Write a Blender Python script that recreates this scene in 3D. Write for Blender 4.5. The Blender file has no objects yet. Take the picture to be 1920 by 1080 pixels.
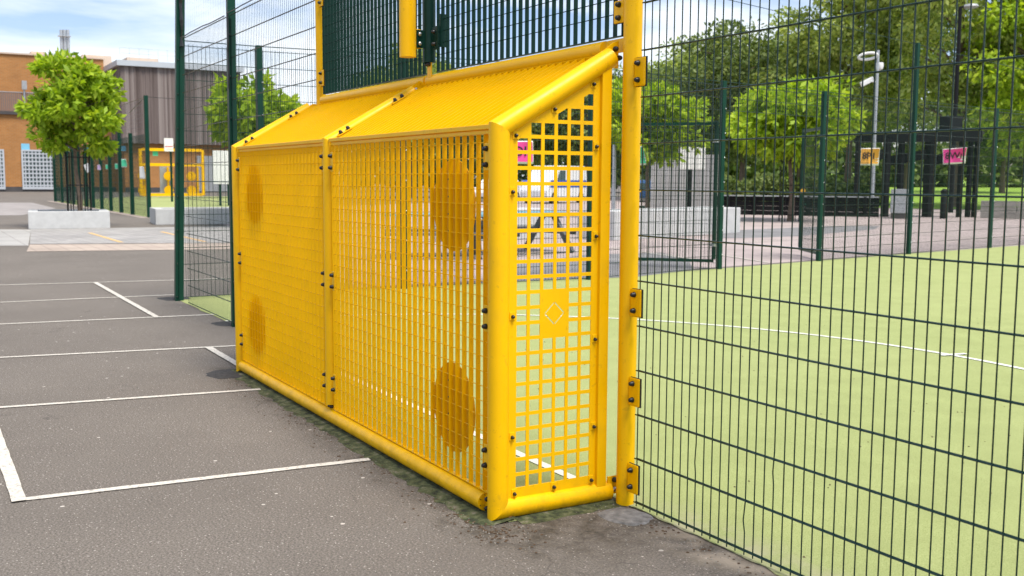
import bpy, bmesh, math, random
import numpy as np
from mathutils import Vector, Matrix, Quaternion
R_ = math.radians
random.seed(7)
rng = np.random.default_rng(11)
scene = bpy.context.scene
col = scene.collection

# ------------------------------------------------------------------ camera
FPX = 1955.4
CAM = Vector((3.673, -2.781, 1.472))
_R = Vector((0.5010, 0.8654, 0.0056)); _U = Vector((-0.0923, 0.0470, 0.9946)); _F = Vector((-0.8605, 0.4985, -0.1034))
_F.normalize(); _R = (_R - _F*_R.dot(_F)).normalized(); _U = _R.cross(_F)
cd = bpy.data.cameras.new('camera'); cam = bpy.data.objects.new('camera', cd); col.objects.link(cam)
m = Matrix((( _R.x, _U.x, -_F.x, CAM.x), (_R.y, _U.y, -_F.y, CAM.y), (_R.z, _U.z, -_F.z, CAM.z), (0, 0, 0, 1)))
cam.matrix_world = m
cd.sensor_width = 36; cd.lens = FPX/1920*36; cd.clip_end = 3000; cd.clip_start = .05
cd.dof.use_dof = True; cd.dof.focus_distance = 5.2; cd.dof.aperture_fstop = 5.0
scene.camera = cam

def ray(px, py): return _F + _R*((px-960)/FPX) - _U*((py-540)/FPX)
def W(px, py, D): return CAM + ray(px, py)*D                      # world point at depth D
def G(px, py, z=0.): d = ray(px, py); return CAM + d*((z-CAM.z)/d.z)
def B(px, D): p = W(px, 337, D); return Vector((p.x, p.y, 0))
def ZH(px, py, D): return W(px, py, D).z

# ------------------------------------------------------------------ world + sun
SUN_DIR = Vector((0.43, 0.06, 0.90)).normalized()               # towards the sun
SUN_EL = math.asin(SUN_DIR.z); SUN_AZ = math.atan2(SUN_DIR.x, SUN_DIR.y)
w = bpy.data.worlds.new('World'); scene.world = w; w.use_nodes = True
nt = w.node_tree; nt.nodes.clear()
def N(t, ty, **k):
    n = t.nodes.new(ty)
    for a, b in k.items():
        if a in n.inputs: n.inputs[a].default_value = b
        else: setattr(n, a, b)
    return n
sky = N(nt, 'ShaderNodeTexSky'); sky.sky_type = 'NISHITA'; sky.sun_disc = False
sky.sun_elevation = SUN_EL; sky.sun_rotation = SUN_AZ; sky.air_density = 1.0; sky.dust_density = .6; sky.ozone_density = 3.0
bg1 = N(nt, 'ShaderNodeBackground'); bg1.inputs[1].default_value = 0.085
tn = N(nt, 'ShaderNodeMix'); tn.data_type = 'RGBA'; tn.blend_type = 'MULTIPLY'; tn.inputs[0].default_value = 1; tn.inputs[7].default_value = (1.0, .93, 1.0, 1)
nt.links.new(sky.outputs[0], tn.inputs[6]); nt.links.new(tn.outputs[2], bg1.inputs[0])
tc = N(nt, 'ShaderNodeTexCoord')
mp = N(nt, 'ShaderNodeMapping'); mp.inputs['Scale'].default_value = (1.2, 1.2, 5.5); mp.inputs['Rotation'].default_value = (0.12, 0.1, .4)
nt.links.new(tc.outputs['Generated'], mp.inputs[0])
nz = N(nt, 'ShaderNodeTexNoise', Scale=2.1, Detail=7.0, Roughness=.55, Distortion=.35)
nt.links.new(mp.outputs[0], nz.inputs[0])
cr = N(nt, 'ShaderNodeValToRGB'); cr.color_ramp.elements[0].position = .42; cr.color_ramp.elements[1].position = .60
nt.links.new(nz.outputs[0], cr.inputs[0])
bg2 = N(nt, 'ShaderNodeBackground'); bg2.inputs[0].default_value = (0.90, 0.95, 1.0, 1); bg2.inputs[1].default_value = 0.64
mx = N(nt, 'ShaderNodeMixShader'); nt.links.new(cr.outputs[0], mx.inputs[0]); nt.links.new(bg1.outputs[0], mx.inputs[1]); nt.links.new(bg2.outputs[0], mx.inputs[2])
wo = N(nt, 'ShaderNodeOutputWorld'); nt.links.new(mx.outputs[0], wo.inputs[0])
sl = bpy.data.lights.new('sun', 'SUN'); sl.energy = 2.6; sl.angle = R_(22); sl.color = (1, .95, .87)
so = bpy.data.objects.new('sun', sl); col.objects.link(so); so.rotation_euler = SUN_DIR.to_track_quat('Z', 'Y').to_euler(); so.location = (0, -10, 20)

scene.render.engine = 'CYCLES'
vs = scene.view_settings; vs.view_transform = 'Standard'; vs.look = 'None'; vs.exposure = 1.05; vs.gamma = 1; vs.use_curve_mapping = False

# ------------------------------------------------------------------ materials
MATS = {}
def new_mat(name):
    mt = bpy.data.materials.new(name); mt.use_nodes = True; MATS[name] = mt
    return mt, mt.node_tree, mt.node_tree.nodes['Principled BSDF']
def noise(t, scale, detail=4, rough=.5, vec=None):
    n = N(t, 'ShaderNodeTexNoise', Scale=scale, Detail=float(detail), Roughness=rough)
    if vec is not None: t.links.new(vec, n.inputs[0])
    return n.outputs[0]
def ramp(t, src, stops):
    r = N(t, 'ShaderNodeValToRGB'); e = r.color_ramp.elements
    while len(e) < len(stops): e.new(.5)
    for k, (p, c) in enumerate(stops):
        e[k].position = p; e[k].color = (*c, 1) if len(c) == 3 else c
    t.links.new(src, r.inputs[0]); return r.outputs[0]
def mixc(t, fac, a, b, mode='MIX'):
    n = t.nodes.new('ShaderNodeMix'); n.data_type = 'RGBA'; n.blend_type = mode
    for sock, v in ((n.inputs[0], fac), (n.inputs[6], a), (n.inputs[7], b)):
        if isinstance(v, (int, float)): sock.default_value = v
        elif isinstance(v, tuple): sock.default_value = (*v, 1)
        else: t.links.new(v, sock)
    return n.outputs[2]
def math_(t, op, a, b=None, c=None):
    n = t.nodes.new('ShaderNodeMath'); n.operation = op
    for k, v in enumerate((a, b, c)):
        if v is None: continue
        if isinstance(v, (int, float)): n.inputs[k].default_value = v
        else: t.links.new(v, n.inputs[k])
    return n.outputs[0]
def pos(t): return N(t, 'ShaderNodeNewGeometry').outputs['Position']
def sep(t, v): n = N(t, 'ShaderNodeSeparateXYZ'); t.links.new(v, n.inputs[0]); return n.outputs
def smooth(t, v, a, b):
    n = N(t, 'ShaderNodeMapRange'); n.interpolation_type = 'SMOOTHSTEP'; n.inputs[1].default_value = a; n.inputs[2].default_value = b
    t.links.new(v, n.inputs[0]); return n.outputs[0]
def bump(t, bs, h, strength=.3, dist=.01):
    n = N(t, 'ShaderNodeBump', Strength=strength, Distance=dist); t.links.new(h, n.inputs['Height']); t.links.new(n.outputs[0], bs.inputs['Normal'])

def simple(name, c, rough=.5, metal=0., var=.12, scale=6., spec=.5, bmp=0.):
    mt, t, b = new_mat(name)
    p = pos(t); n = noise(t, scale, 5, .6, p)
    d = tuple(max(0, x*(1-var)) for x in c); l = tuple(min(1, x*(1+var)) for x in c)
    t.links.new(ramp(t, n, [(.3, d), (.7, l)]), b.inputs['Base Color'])
    b.inputs['Roughness'].default_value = rough; b.inputs['Metallic'].default_value = metal
    b.inputs['Specular IOR Level'].default_value = spec
    if bmp: bump(t, b, noise(t, scale*12, 3, .5, p), bmp, .004)
    return mt

def yellow_mat(name, base):
    mt, t, b = new_mat(name); p = pos(t)
    c = mixc(t, ramp(t, noise(t, 3, 5, .6, p), [(.35, (0,)*3), (.7, (1,)*3)]), base, tuple(x*.93 for x in base))
    # scuffs and grime of their own shape
    sc = ramp(t, noise(t, 26, 6, .62, p), [(.62, (0,)*3), (.68, (1,)*3)])
    c = mixc(t, math_(t, 'MULTIPLY', sc, .20), c, (.30, .15, .02))
    sp = ramp(t, noise(t, 160, 2, .5, p), [(.72, (0,)*3), (.75, (1,)*3)])
    c = mixc(t, math_(t, 'MULTIPLY', sp, .5), c, (.12, .06, .015))
    bm_ = ramp(t, noise(t, 5.5, 3, .45, p), [(.60, (0,)*3), (.68, (1,)*3)])
    c = mixc(t, math_(t, 'MULTIPLY', bm_, .08), c, (.22, .13, .03))
    z = sep(t, p)[2]
    low = math_(t, 'MULTIPLY', smooth(t, z, .16, .0), ramp(t, noise(t, 14, 5, .6, p), [(.42, (0,)*3), (.62, (1,)*3)]))
    c = mixc(t, math_(t, 'MULTIPLY', low, .30), c, (.10, .065, .02))
    t.links.new(c, b.inputs['Base Color'])
    t.links.new(ramp(t, noise(t, 9, 4, .6, p), [(.3, (.30,)*3), (.7, (.46,)*3)]), b.inputs['Roughness'])
    b.inputs['Specular IOR Level'].default_value = .22
    bump(t, b, noise(t, 120, 2, .5, p), .05, .003)
yellow_mat('yellow', (.92, .505, .0))
yellow_mat('yellow_disc', (.80, .41, .0))
simple('green_paint', (.002, .038, .022), .40, 0, .15, 4, .25)
simple('green_wire', (.0015, .024, .016), .25, 0, .15, 4, .40)
simple('green_dark', (.002, .030, .020), .42, 0, .12, 4, .25)
simple('black_plastic', (.012, .012, .013), .38, 0, .2, 30)
simple('rubber', (.015, .016, .016), .6, 0, .2, 30)
simple('steel', (.55, .56, .57), .32, .9, .1, 30)
simple('galv', (.45, .47, .49), .45, .6, .15, 10)
simple('white_paint', (.74, .74, .72), .6, 0, .06, 3)
simple('grey_metal', (.34, .35, .36), .5, .1, .12, 4)
simple('black_wood', (.010, .010, .011), .6, 0, .3, 5, .15)
simple('black_metal', (.008, .008, .009), .5, 0, .2, 5, .18)
simple('bark', (.16, .12, .09), .9, 0, .35, 14, .2, .6)
simple('rust', (.26, .12, .035), .85, 0, .4, 40, .3, .6)
simple('paper_white', (.80, .79, .76), .8, 0, .03, 3)
simple('paper_orange', (.86, .42, .07), .8, 0, .05, 6)
simple('paper_pink', (.90, .075, .36), .8, 0, .05, 6)
simple('paper_green', (.08, .55, .30), .8, 0, .05, 6)
simple('paper_blue', (.20, .50, .68), .7, 0, .05, 6)
simple('paper_lilac', (.50, .36, .58), .8, 0, .05, 6)
simple('ink', (.03, .02, .03), .7, 0, .1, 6)
simple('glass_dark', (.05, .085, .085), .12, 0, .3, 1.5)
simple('tyre', (.02, .02, .02), .8, 0, .1, 10)
simple('car_blue', (.03, .10, .26), .25, .1, .08, 2)
simple('car_white', (.72, .73, .74), .3, 0, .04, 2)
simple('van_stripe', (.03, .09, .40), .35, 0, .05, 2)
simple('red_lens', (.5, .02, .02), .25, 0, .05, 4)
simple('amber', (.75, .40, .03), .4, 0, .05, 4)
simple('table_blue', (.16, .34, .42), .5, 0, .1, 3)
simple('table_grey', (.12, .125, .13), .6, 0, .15, 4)
simple('roof_grey', (.50, .53, .56), .5, .2, .06, .4)
simple('cream_render', (.58, .46, .36), .85, 0, .08, .6)
simple('hoarding', (.56, .54, .50), .6, 0, .08, .8)
simple('concrete_white', (.50, .50, .485), .8, 0, .09, 5, .3, .25)
simple('stone', (.30, .28, .25), .85, 0, .2, 2, .3, .4)
simple('patch', (.17, .165, .16), .9, 0, .42, 26, .2, .9)
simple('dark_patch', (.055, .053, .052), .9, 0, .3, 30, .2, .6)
simple('plinth', (.07, .065, .065), .9, 0, .2, 1)
simple('pebble', (.22, .20, .17), .85, 0, .5, 60, .3)
simple('litter', (.085, .055, .034), .9, 0, .5, 60, .2)

def line_mat(name, c, wear):
    mt, t, b = new_mat(name); p = pos(t)
    k = math_(t, 'MULTIPLY', ramp(t, noise(t, 60, 6, .7, p), [(wear, (0,)*3), (wear+.13, (1,)*3)]), .75)
    c1 = mixc(t, k, c, (.22, .20, .18))
    k2 = ramp(t, noise(t, 2.2, 4, .6, p), [(.4, (0,)*3), (.75, (1,)*3)])
    t.links.new(mixc(t, math_(t, 'MULTIPLY', k2, .22), c1, (.40, .35, .28)), b.inputs['Base Color'])
    b.inputs['Roughness'].default_value = .85; b.inputs['Specular IOR Level'].default_value = .2
    bump(t, b, noise(t, 130, 4, .7, p), .5, .004)
line_mat('line_white', (.60, .56, .49), .50)
line_mat('line_turf', (.68, .70, .60), .56)
line_mat('line_yellow', (.68, .42, .16), .52)

def asphalt():
    mt, t, b = new_mat('asphalt'); p = pos(t); X, Y, Z = sep(t, p)
    big = noise(t, .55, 6, .6, p); mid = noise(t, 5.0, 6, .65, p); fine = noise(t, 105, 5, .80, p)
    c = ramp(t, fine, [(.36, (.0548, .0471, .0396)), (.46, (.1227, .1069, .0909)), (.54, (.1806, .1582, .1347)), (.66, (.3505, .3101, .2664))])
    c = mixc(t, ramp(t, mid, [(.35, (0,)*3), (.7, (.25,)*3)]), c, (.1971, .1733, .1484))
    c = mixc(t, ramp(t, big, [(.40, (0,)*3), (.68, (.42,)*3)]), c, (.1040, .0898, .0762))
    v = N(t, 'ShaderNodeTexVoronoi', Scale=62.0); t.links.new(p, v.inputs[0])
    chip = math_(t, 'MULTIPLY', math_(t, 'LESS_THAN', v.outputs['Distance'], .19), math_(t, 'GREATER_THAN', sep(t, v.outputs['Color'])[0], .72))
    c = mixc(t, math_(t, 'MULTIPLY', chip, .75), c, (.5695, .5134, .4597))
    v2 = N(t, 'ShaderNodeTexVoronoi', Scale=9.0); t.links.new(p, v2.inputs[0])
    spot = math_(t, 'MULTIPLY', math_(t, 'LESS_THAN', v2.outputs['Distance'], .09), math_(t, 'GREATER_THAN', sep(t, v2.outputs['Color'])[1], .80))
    c = mixc(t, math_(t, 'MULTIPLY', spot, .7), c, (.6789, .6204, .5537))
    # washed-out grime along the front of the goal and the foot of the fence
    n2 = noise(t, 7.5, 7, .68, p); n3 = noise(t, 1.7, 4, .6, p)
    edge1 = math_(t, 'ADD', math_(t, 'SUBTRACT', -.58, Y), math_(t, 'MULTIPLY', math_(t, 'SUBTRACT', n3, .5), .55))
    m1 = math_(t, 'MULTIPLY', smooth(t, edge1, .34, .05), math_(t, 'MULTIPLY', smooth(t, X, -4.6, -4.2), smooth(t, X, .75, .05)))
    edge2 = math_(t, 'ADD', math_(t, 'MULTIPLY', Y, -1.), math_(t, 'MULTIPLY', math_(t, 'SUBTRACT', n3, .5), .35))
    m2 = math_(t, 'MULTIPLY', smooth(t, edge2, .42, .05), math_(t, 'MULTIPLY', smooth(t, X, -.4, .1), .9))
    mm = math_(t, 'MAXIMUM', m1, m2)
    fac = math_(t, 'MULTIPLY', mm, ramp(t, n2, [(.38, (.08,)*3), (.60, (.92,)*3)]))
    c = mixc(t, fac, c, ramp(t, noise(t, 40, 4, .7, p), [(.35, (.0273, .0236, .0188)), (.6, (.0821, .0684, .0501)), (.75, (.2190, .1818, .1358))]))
    # pale sand swept out of the pitch by the fence foot
    m3 = math_(t, 'MULTIPLY', math_(t, 'MULTIPLY', smooth(t, edge2, .30, .06), smooth(t, X, .15, .55)), ramp(t, noise(t, 4.3, 5, .6, p), [(.42, (0,)*3), (.62, (.8,)*3)]))
    c = mixc(t, m3, c, (.3614, .3048, .2351))
    # thin cracks
    vc = N(t, 'ShaderNodeTexVoronoi', Scale=.55, feature='DISTANCE_TO_EDGE'); 
    wv = N(t, 'ShaderNodeVectorMath', operation='ADD'); t.links.new(p, wv.inputs[0])
    nn = N(t, 'ShaderNodeTexNoise', Scale=3.0, Detail=4.0); t.links.new(p, nn.inputs[0])
    sc = N(t, 'ShaderNodeVectorMath', operation='SCALE'); sc.inputs['Scale'].default_value = .45; t.links.new(nn.outputs[1], sc.inputs[0]); t.links.new(sc.outputs[0], wv.inputs[1])
    t.links.new(wv.outputs[0], vc.inputs[0])
    ck = math_(t, 'MULTIPLY', math_(t, 'LESS_THAN', vc.outputs[0], .0026), ramp(t, noise(t, .8, 3, .5, p), [(.50, (0,)*3), (.60, (.35,)*3)]))
    c = mixc(t, ck, c, (.0357, .0309, .0276))
    t.links.new(c, b.inputs['Base Color'])
    b.inputs['Roughness'].default_value = .9; b.inputs['Specular IOR Level'].default_value = .25
    h = math_(t, 'ADD', math_(t, 'MULTIPLY', fine, 1.0), math_(t, 'MULTIPLY', v.outputs['Distance'], -.6))
    bump(t, b, h, .75, .006)
asphalt()

def turf(name, a, bb, cc):
    mt, t, b = new_mat(name); p = pos(t)
    f = noise(t, 190, 4, .8, p); md = noise(t, 2.6, 6, .6, p); bg = noise(t, .28, 4, .5, p)
    c = ramp(t, f, [(.36, a), (.5, bb), (.64, cc)])
    c = mixc(t, ramp(t, md, [(.35, (0,)*3), (.66, (.55,)*3)]), c, tuple(x*.78 for x in bb))
    c = mixc(t, ramp(t, bg, [(.40, (0,)*3), (.65, (.30,)*3)]), c, (bb[0]*1.16, bb[1]*1.08, bb[2]*1.25))
    X, Y, Z = sep(t, p)
    sand = math_(t, 'MULTIPLY', math_(t, 'MULTIPLY', smooth(t, Y, .30, .02), smooth(t, X, -.5, .4)), ramp(t, noise(t, 5, 6, .65, p), [(.42, (0,)*3), (.60, (.75,)*3)]))
    c = mixc(t, sand, c, (.45, .40, .28))
    t.links.new(c, b.inputs['Base Color']); b.inputs['Roughness'].default_value = .95; b.inputs['Specular IOR Level'].default_value = .15
    bump(t, b, f, .7, .008)
turf('turf', (.1923, .2303, .0752), (.3239, .3685, .1389), (.4453, .4791, .2198))
turf('lawn', (.14, .26, .03), (.25, .40, .055), (.36, .50, .11))

def paving(name, c1, c2, mortar, bw, bh, rot=0., ms=.02, vary=.5):
    mt, t, b = new_mat(name); p = pos(t)
    mpn = N(t, 'ShaderNodeMapping'); mpn.inputs['Rotation'].default_value = (0, 0, rot); t.links.new(p, mpn.inputs[0])
    br = N(t, 'ShaderNodeTexBrick'); br.inputs['Scale'].default_value = 1.0
    br.inputs['Color1'].default_value = (*c1, 1); br.inputs['Color2'].default_value = (*c2, 1); br.inputs['Mortar'].default_value = (*mortar, 1)
    br.inputs['Brick Width'].default_value = bw; br.inputs['Row Height'].default_value = bh; br.inputs['Mortar Size'].default_value = ms
    t.links.new(mpn.outputs[0], br.inputs[0])
    n = ramp(t, noise(t, .8, 6, .65, p), [(.32, (.80,)*3), (.7, (1.12,)*3)])
    c = mixc(t, 1., br.outputs[0], n, 'MULTIPLY')
    t.links.new(c, b.inputs['Base Color']); b.inputs['Roughness'].default_value = .88; b.inputs['Specular IOR Level'].default_value = .25
    bump(t, b, noise(t, 40, 4, .6, p), .3, .006)
paving('slabs', (.3520, .3388, .3168), (.3960, .3784, .3520), (.2552, .2376, .2200), .9, .6, 0, .012)
paving('pavers', (.3240, .3124, .2967), (.3870, .3652, .3440), (.2250, .2112, .1978), .42, .21, R_(40), .02)
paving('kerb_pink', (.4032, .3256, .2700), (.4368, .3608, .2970), (.3024, .2464, .2070), .9, .3, 0, .012)
paving('pink_tarmac', (.38, .315, .295), (.385, .32, .30), (.38, .315, .295), 30, 30, 0, .001)
simple('grey_tarmac', (.20, .195, .195), .9, 0, .2, 1.2, .2, .3)
simple('pale_tarmac', (.29, .265, .25), .9, 0, .2, .8, .2, .3)

def brick_mat(name, c1, c2, mort):
    mt, t, b = new_mat(name); p = pos(t); X, Y, Z = sep(t, p)
    cb = N(t, 'ShaderNodeCombineXYZ'); t.links.new(math_(t, 'ADD', X, Y), cb.inputs[0]); t.links.new(Z, cb.inputs[1])
    br = N(t, 'ShaderNodeTexBrick'); br.inputs['Scale'].default_value = 1.0
    br.inputs['Color1'].default_value = (*c1, 1); br.inputs['Color2'].default_value = (*c2, 1); br.inputs['Mortar'].default_value = (*mort, 1)
    br.inputs['Brick Width'].default_value = .45; br.inputs['Row Height'].default_value = .15; br.inputs['Mortar Size'].default_value = .02
    t.links.new(cb.outputs[0], br.inputs[0])
    n = ramp(t, noise(t, .5, 6, .7, p), [(.3, (.82,)*3), (.7, (1.12,)*3)])
    t.links.new(mixc(t, 1., br.outputs[0], n, 'MULTIPLY'), b.inputs['Base Color']); b.inputs['Roughness'].default_value = .9
brick_mat('brick_orange', (.4250, .1827, .0493), (.3655, .1530, .0382), (.3740, .2210, .1020))

def timber_mat():
    mt, t, b = new_mat('timber'); p = pos(t)
    mpn = N(t, 'ShaderNodeMapping'); mpn.inputs['Scale'].default_value = (1, 1, .05); t.links.new(p, mpn.inputs[0])
    n = noise(t, 1.9, 4, .75, mpn.outputs[0])
    rp = N(t, 'ShaderNodeNewGeometry').outputs['Random Per Island']
    c = ramp(t, rp, [(.0, (.085, .062, .055)), (.6, (.15, .115, .105)), (.85, (.22, .18, .165)), (1., (.30, .26, .24))])
    c = mixc(t, ramp(t, n, [(.35, (0,)*3), (.7, (.6,)*3)]), c, (.23, .185, .17))
    t.links.new(c, b.inputs['Base Color']); b.inputs['Roughness'].default_value = .9
timber_mat()

def moss_mat():
    mt, t, b = new_mat('moss_edge'); p = pos(t)
    c = ramp(t, noise(t, 16, 6, .7, p), [(.36, (.0143, .0153, .0077)), (.46, (.0402, .0527, .0172)), (.55, (.0813, .0909, .0364)), (.66, (.1627, .1484, .1053))])
    t.links.new(c, b.inputs['Base Color']); b.inputs['Roughness'].default_value = .95
    bump(t, b, noise(t, 70, 5, .7, p), .8, .008)
moss_mat()

def leaf_mat(name, stops, tr):
    mt, t, b = new_mat(name)
    rp = N(t, 'ShaderNodeNewGeometry').outputs['Random Per Island']
    p = pos(t); n = noise(t, .9, 3, .5, p)
    f = math_(t, 'ADD', math_(t, 'MULTIPLY', rp, .6), math_(t, 'MULTIPLY', n, .4))
    c = ramp(t, f, stops)
    t.links.new(c, b.inputs['Base Color']); b.inputs['Roughness'].default_value = .55; b.inputs['Specular IOR Level'].default_value = .35
    tl = N(t, 'ShaderNodeBsdfTranslucent'); t.links.new(mixc(t, 1., c, (1.25, 1.2, .5), 'MULTIPLY'), tl.inputs[0])
    ms = N(t, 'ShaderNodeMixShader'); ms.inputs[0].default_value = tr
    out = t.nodes['Material Output']
    t.links.new(b.outputs[0], ms.inputs[1]); t.links.new(tl.outputs[0], ms.inputs[2]); t.links.new(ms.outputs[0], out.inputs[0])
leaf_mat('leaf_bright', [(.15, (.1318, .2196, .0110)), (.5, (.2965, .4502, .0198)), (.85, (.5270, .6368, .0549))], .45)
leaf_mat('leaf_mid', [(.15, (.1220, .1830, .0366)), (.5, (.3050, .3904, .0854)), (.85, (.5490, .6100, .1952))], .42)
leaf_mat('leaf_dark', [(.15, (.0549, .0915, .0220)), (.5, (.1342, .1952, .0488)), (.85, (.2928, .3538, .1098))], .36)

def grid_window_mat():
    pass

# ------------------------------------------------------------------ mesh builder
WL = {}
def meta(o, label=None, cat=None, group=None, kind=None):
    if label: o['label'] = label
    if cat: o['category'] = cat
    if group: o['group'] = group
    if kind: o['kind'] = kind
    return o
def thing(name, loc, label, cat, group=None):
    o = bpy.data.objects.new(name, None); col.objects.link(o); o.location = loc; o.empty_display_size = .2
    WL[o.name] = Vector(loc); return meta(o, label, cat, group)
def place(o, world, parent):
    if parent is not None:
        o.parent = parent; o.location = Vector(world) - WL[parent.name]
    else: o.location = world
    WL[o.name] = Vector(world)
def inst(name, mesh, world, parent, quat=None, mat=None):
    o = bpy.data.objects.new(name, mesh); col.objects.link(o); place(o, world, parent)
    if quat is not None: o.rotation_mode = 'QUATERNION'; o.rotation_quaternion = quat
    return o
class MB:
    def __init__(s): s.v = []; s.f = []
    def add(s, vs, fs):
        k = len(s.v); s.v += [tuple(v) for v in vs]; s.f += [tuple(i+k for i in f) for f in fs]; return s
    def box(s, c, d, M=None):
        x, y, z = (q/2 for q in d)
        vs = [Vector((a*x, b*y, e*z)) for a in (-1, 1) for b in (-1, 1) for e in (-1, 1)]
        if M is not None: vs = [M @ v for v in vs]
        return s.add([v + Vector(c) for v in vs], [(0,1,3,2),(4,6,7,5),(0,4,5,1),(2,3,7,6),(0,2,6,4),(1,5,7,3)])
    def span(s, a, b):
        return s.box([(p+q)/2 for p, q in zip(a, b)], [abs(q-p) for p, q in zip(a, b)])
    def bar(s, p0, p1, wd, th, up=(0, 0, 1)):                      # rectangular bar between two points
        p0 = Vector(p0); p1 = Vector(p1); d = (p1-p0); L = d.length; d.normalize(); u = Vector(up)
        x = d.cross(u)
        if x.length < 1e-4: x = d.cross(Vector((1, 0, 0)))
        x.normalize(); y = x.cross(d)
        M = Matrix((x, d, y)).transposed()
        return s.box((p0+p1)/2, (wd, L, th), M)
    def tube(s, p0, p1, r0, r1=None, n=8, n0=None, n1=None, cap=True):
        p0 = Vector(p0); p1 = Vector(p1); r1 = r0 if r1 is None else r1
        d = (p1-p0).normalized(); x = d.orthogonal().normalized(); y = d.cross(x)
        n0 = Vector(n0) if n0 is not None else d; n1 = Vector(n1) if n1 is not None else d
        vs = []
        for p, r, nn in ((p0, r0, n0), (p1, r1, n1)):
            for k in range(n):
                a = 2*math.pi*k/n; q = x*math.cos(a)*r + y*math.sin(a)*r
                q = q - d*(q.dot(nn)/d.dot(nn)); vs.append(p+q)
        fs = [(k, (k+1) % n, n+(k+1) % n, n+k) for k in range(n)]
        if cap: fs += [tuple(range(n-1, -1, -1)), tuple(range(n, 2*n))]
        return s.add(vs, fs)
    def path(s, pts, rad, n=6):
        for a, b, r0, r1 in zip(pts[:-1], pts[1:], rad[:-1], rad[1:]): s.tube(a, b, r0, r1, n)
        return s
    def lathe(s, prof, n=12, M=None, c=(0, 0, 0)):
        vs = []; fs = []
        for r, z in prof:
            for k in range(n):
                v = Vector((r*math.cos(2*math.pi*k/n), r*math.sin(2*math.pi*k/n), z))
                vs.append((M @ v if M is not None else v) + Vector(c))
        for i in range(len(prof)-1):
            for k in range(n): fs.append((i*n+k, i*n+(k+1) % n, (i+1)*n+(k+1) % n, (i+1)*n+k))
        fs.append(tuple(range(n-1, -1, -1))); fs.append(tuple((len(prof)-1)*n+k for k in range(n)))
        return s.add(vs, fs)
    def prism(s, poly, axis, a, b):                                 # 2-D polygon extruded along an axis
        def P(u, v, t): return (t, u, v) if axis == 'x' else (u, t, v) if axis == 'y' else (u, v, t)
        n = len(poly)
        return s.add([P(u, v, a) for u, v in poly] + [P(u, v, b) for u, v in poly],
                     [tuple(range(n-1, -1, -1)), tuple(range(n, 2*n))] + [(k, (k+1) % n, n+(k+1) % n, n+k) for k in range(n)])
    def xf(s, M): s.v = [tuple(M @ Vector(v)) for v in s.v]; return s
    def mesh(s, name, mat, smooth=False, bevel=0.):
        me = bpy.data.meshes.new(name); me.from_pydata(s.v, [], s.f); me.materials.append(MATS[mat])
        bm = bmesh.new(); bm.from_mesh(me); bmesh.ops.recalc_face_normals(bm, faces=bm.faces)
        if bevel: bmesh.ops.bevel(bm, geom=[e for e in bm.edges if len(e.link_faces) == 2 and e.calc_face_angle(0) > .5], offset=bevel, segments=2, affect='EDGES', profile=.6)
        bm.to_mesh(me); bm.free()
        if smooth:
            me.polygons.foreach_set('use_smooth', [True]*len(me.polygons))
            try: me.set_sharp_from_angle(angle=R_(38))
            except Exception: pass
        return me
    def build(s, name, mat, parent=None, smooth=False, bevel=0., base=False):
        a = np.array(s.v); lo = a.min(0); hi = a.max(0); c = (lo+hi)/2
        if base: c[2] = lo[2]
        s.v = [tuple(q) for q in (a-c)]
        me = s.mesh(name, mat, smooth, bevel); o = bpy.data.objects.new(name, me); col.objects.link(o); place(o, Vector(c), parent)
        return o
def Q(n):                                                           # rotation taking +Z to n
    return Vector((0, 0, 1)).rotation_difference(Vector(n))
def dup(root, loc, rotz=0.):
    c = root.copy(); col.objects.link(c); c.location = loc; c.rotation_euler = (0, 0, rotz); WL[c.name] = Vector(loc)
    def rec(a, b):
        for ch in a.children:
            d = ch.copy(); col.objects.link(d); d.parent = b; rec(ch, d)
    rec(root, c); return c

# bolts: black domed cap and bright steel dome
BOLT = MB().lathe([(.0125, 0), (.0125, .006), (.0105, .010), (.0100, .016), (.007, .020), (.002, .0215)], 10).mesh('bolt_cap', 'black_plastic', True)
BOLT_S = MB().lathe([(.0085, 0), (.0085, .004), (.0068, .008), (.0062, .012), (.003, .0145)], 8).mesh('small_bolt_cap', 'black_plastic', True)
BOLT_M = MB().lathe([(.0125, 0), (.0125, .004), (.010, .009), (.005, .012)], 10).mesh('steel_bolt', 'steel', True)
def bolt(p, n, parent, me=BOLT, nm='bolt'): return inst(nm, me, p, parent, Q(n))

# ------------------------------------------------------------------ ground sheets
def sheet(name, poly, z, mat, kind='structure', label=None, cat=None):
    b = MB(); b.add([(x, y, z) for x, y in poly], [tuple(range(len(poly)))])
    o = b.build(name, mat); o['kind'] = kind
    return meta(o, label, cat)
sheet('ground', [(-600, -600), (400, -600), (400, 900), (-600, 900)], 0, 'asphalt', label='grey tarmac ground of the school yard', cat='ground')
# pitch: wavy near edge where the carpet meets the tarmac
random.seed(3)
edge = [(x, -.01 + random.uniform(-.014, .014)) for x in np.arange(2.9, -.05, -.08)]
edge += [(-.10, -.02), (-.11, -.60), (-4.22, -.60), (-4.24, 0.0)] + [(x, random.uniform(-.02, .02)) for x in np.arange(-4.4, -9.2, -.2)]
pitch = [(p[0], p[1]) for p in edge] + [(-9.42, .0), (-9.45, .6), (-9.30, 3.0), (-9.22, 6.2), (-9.70, 9.0), (-10.20, 11.8), (-10.75, 15.), (-11.3, 18.6), (-11.9, 23), (-12.5, 30), (14, 30), (14, -.01)]
sheet('pitch_turf', pitch, .004, 'turf', label='pale green artificial turf of the ball court', cat='pitch')
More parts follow.
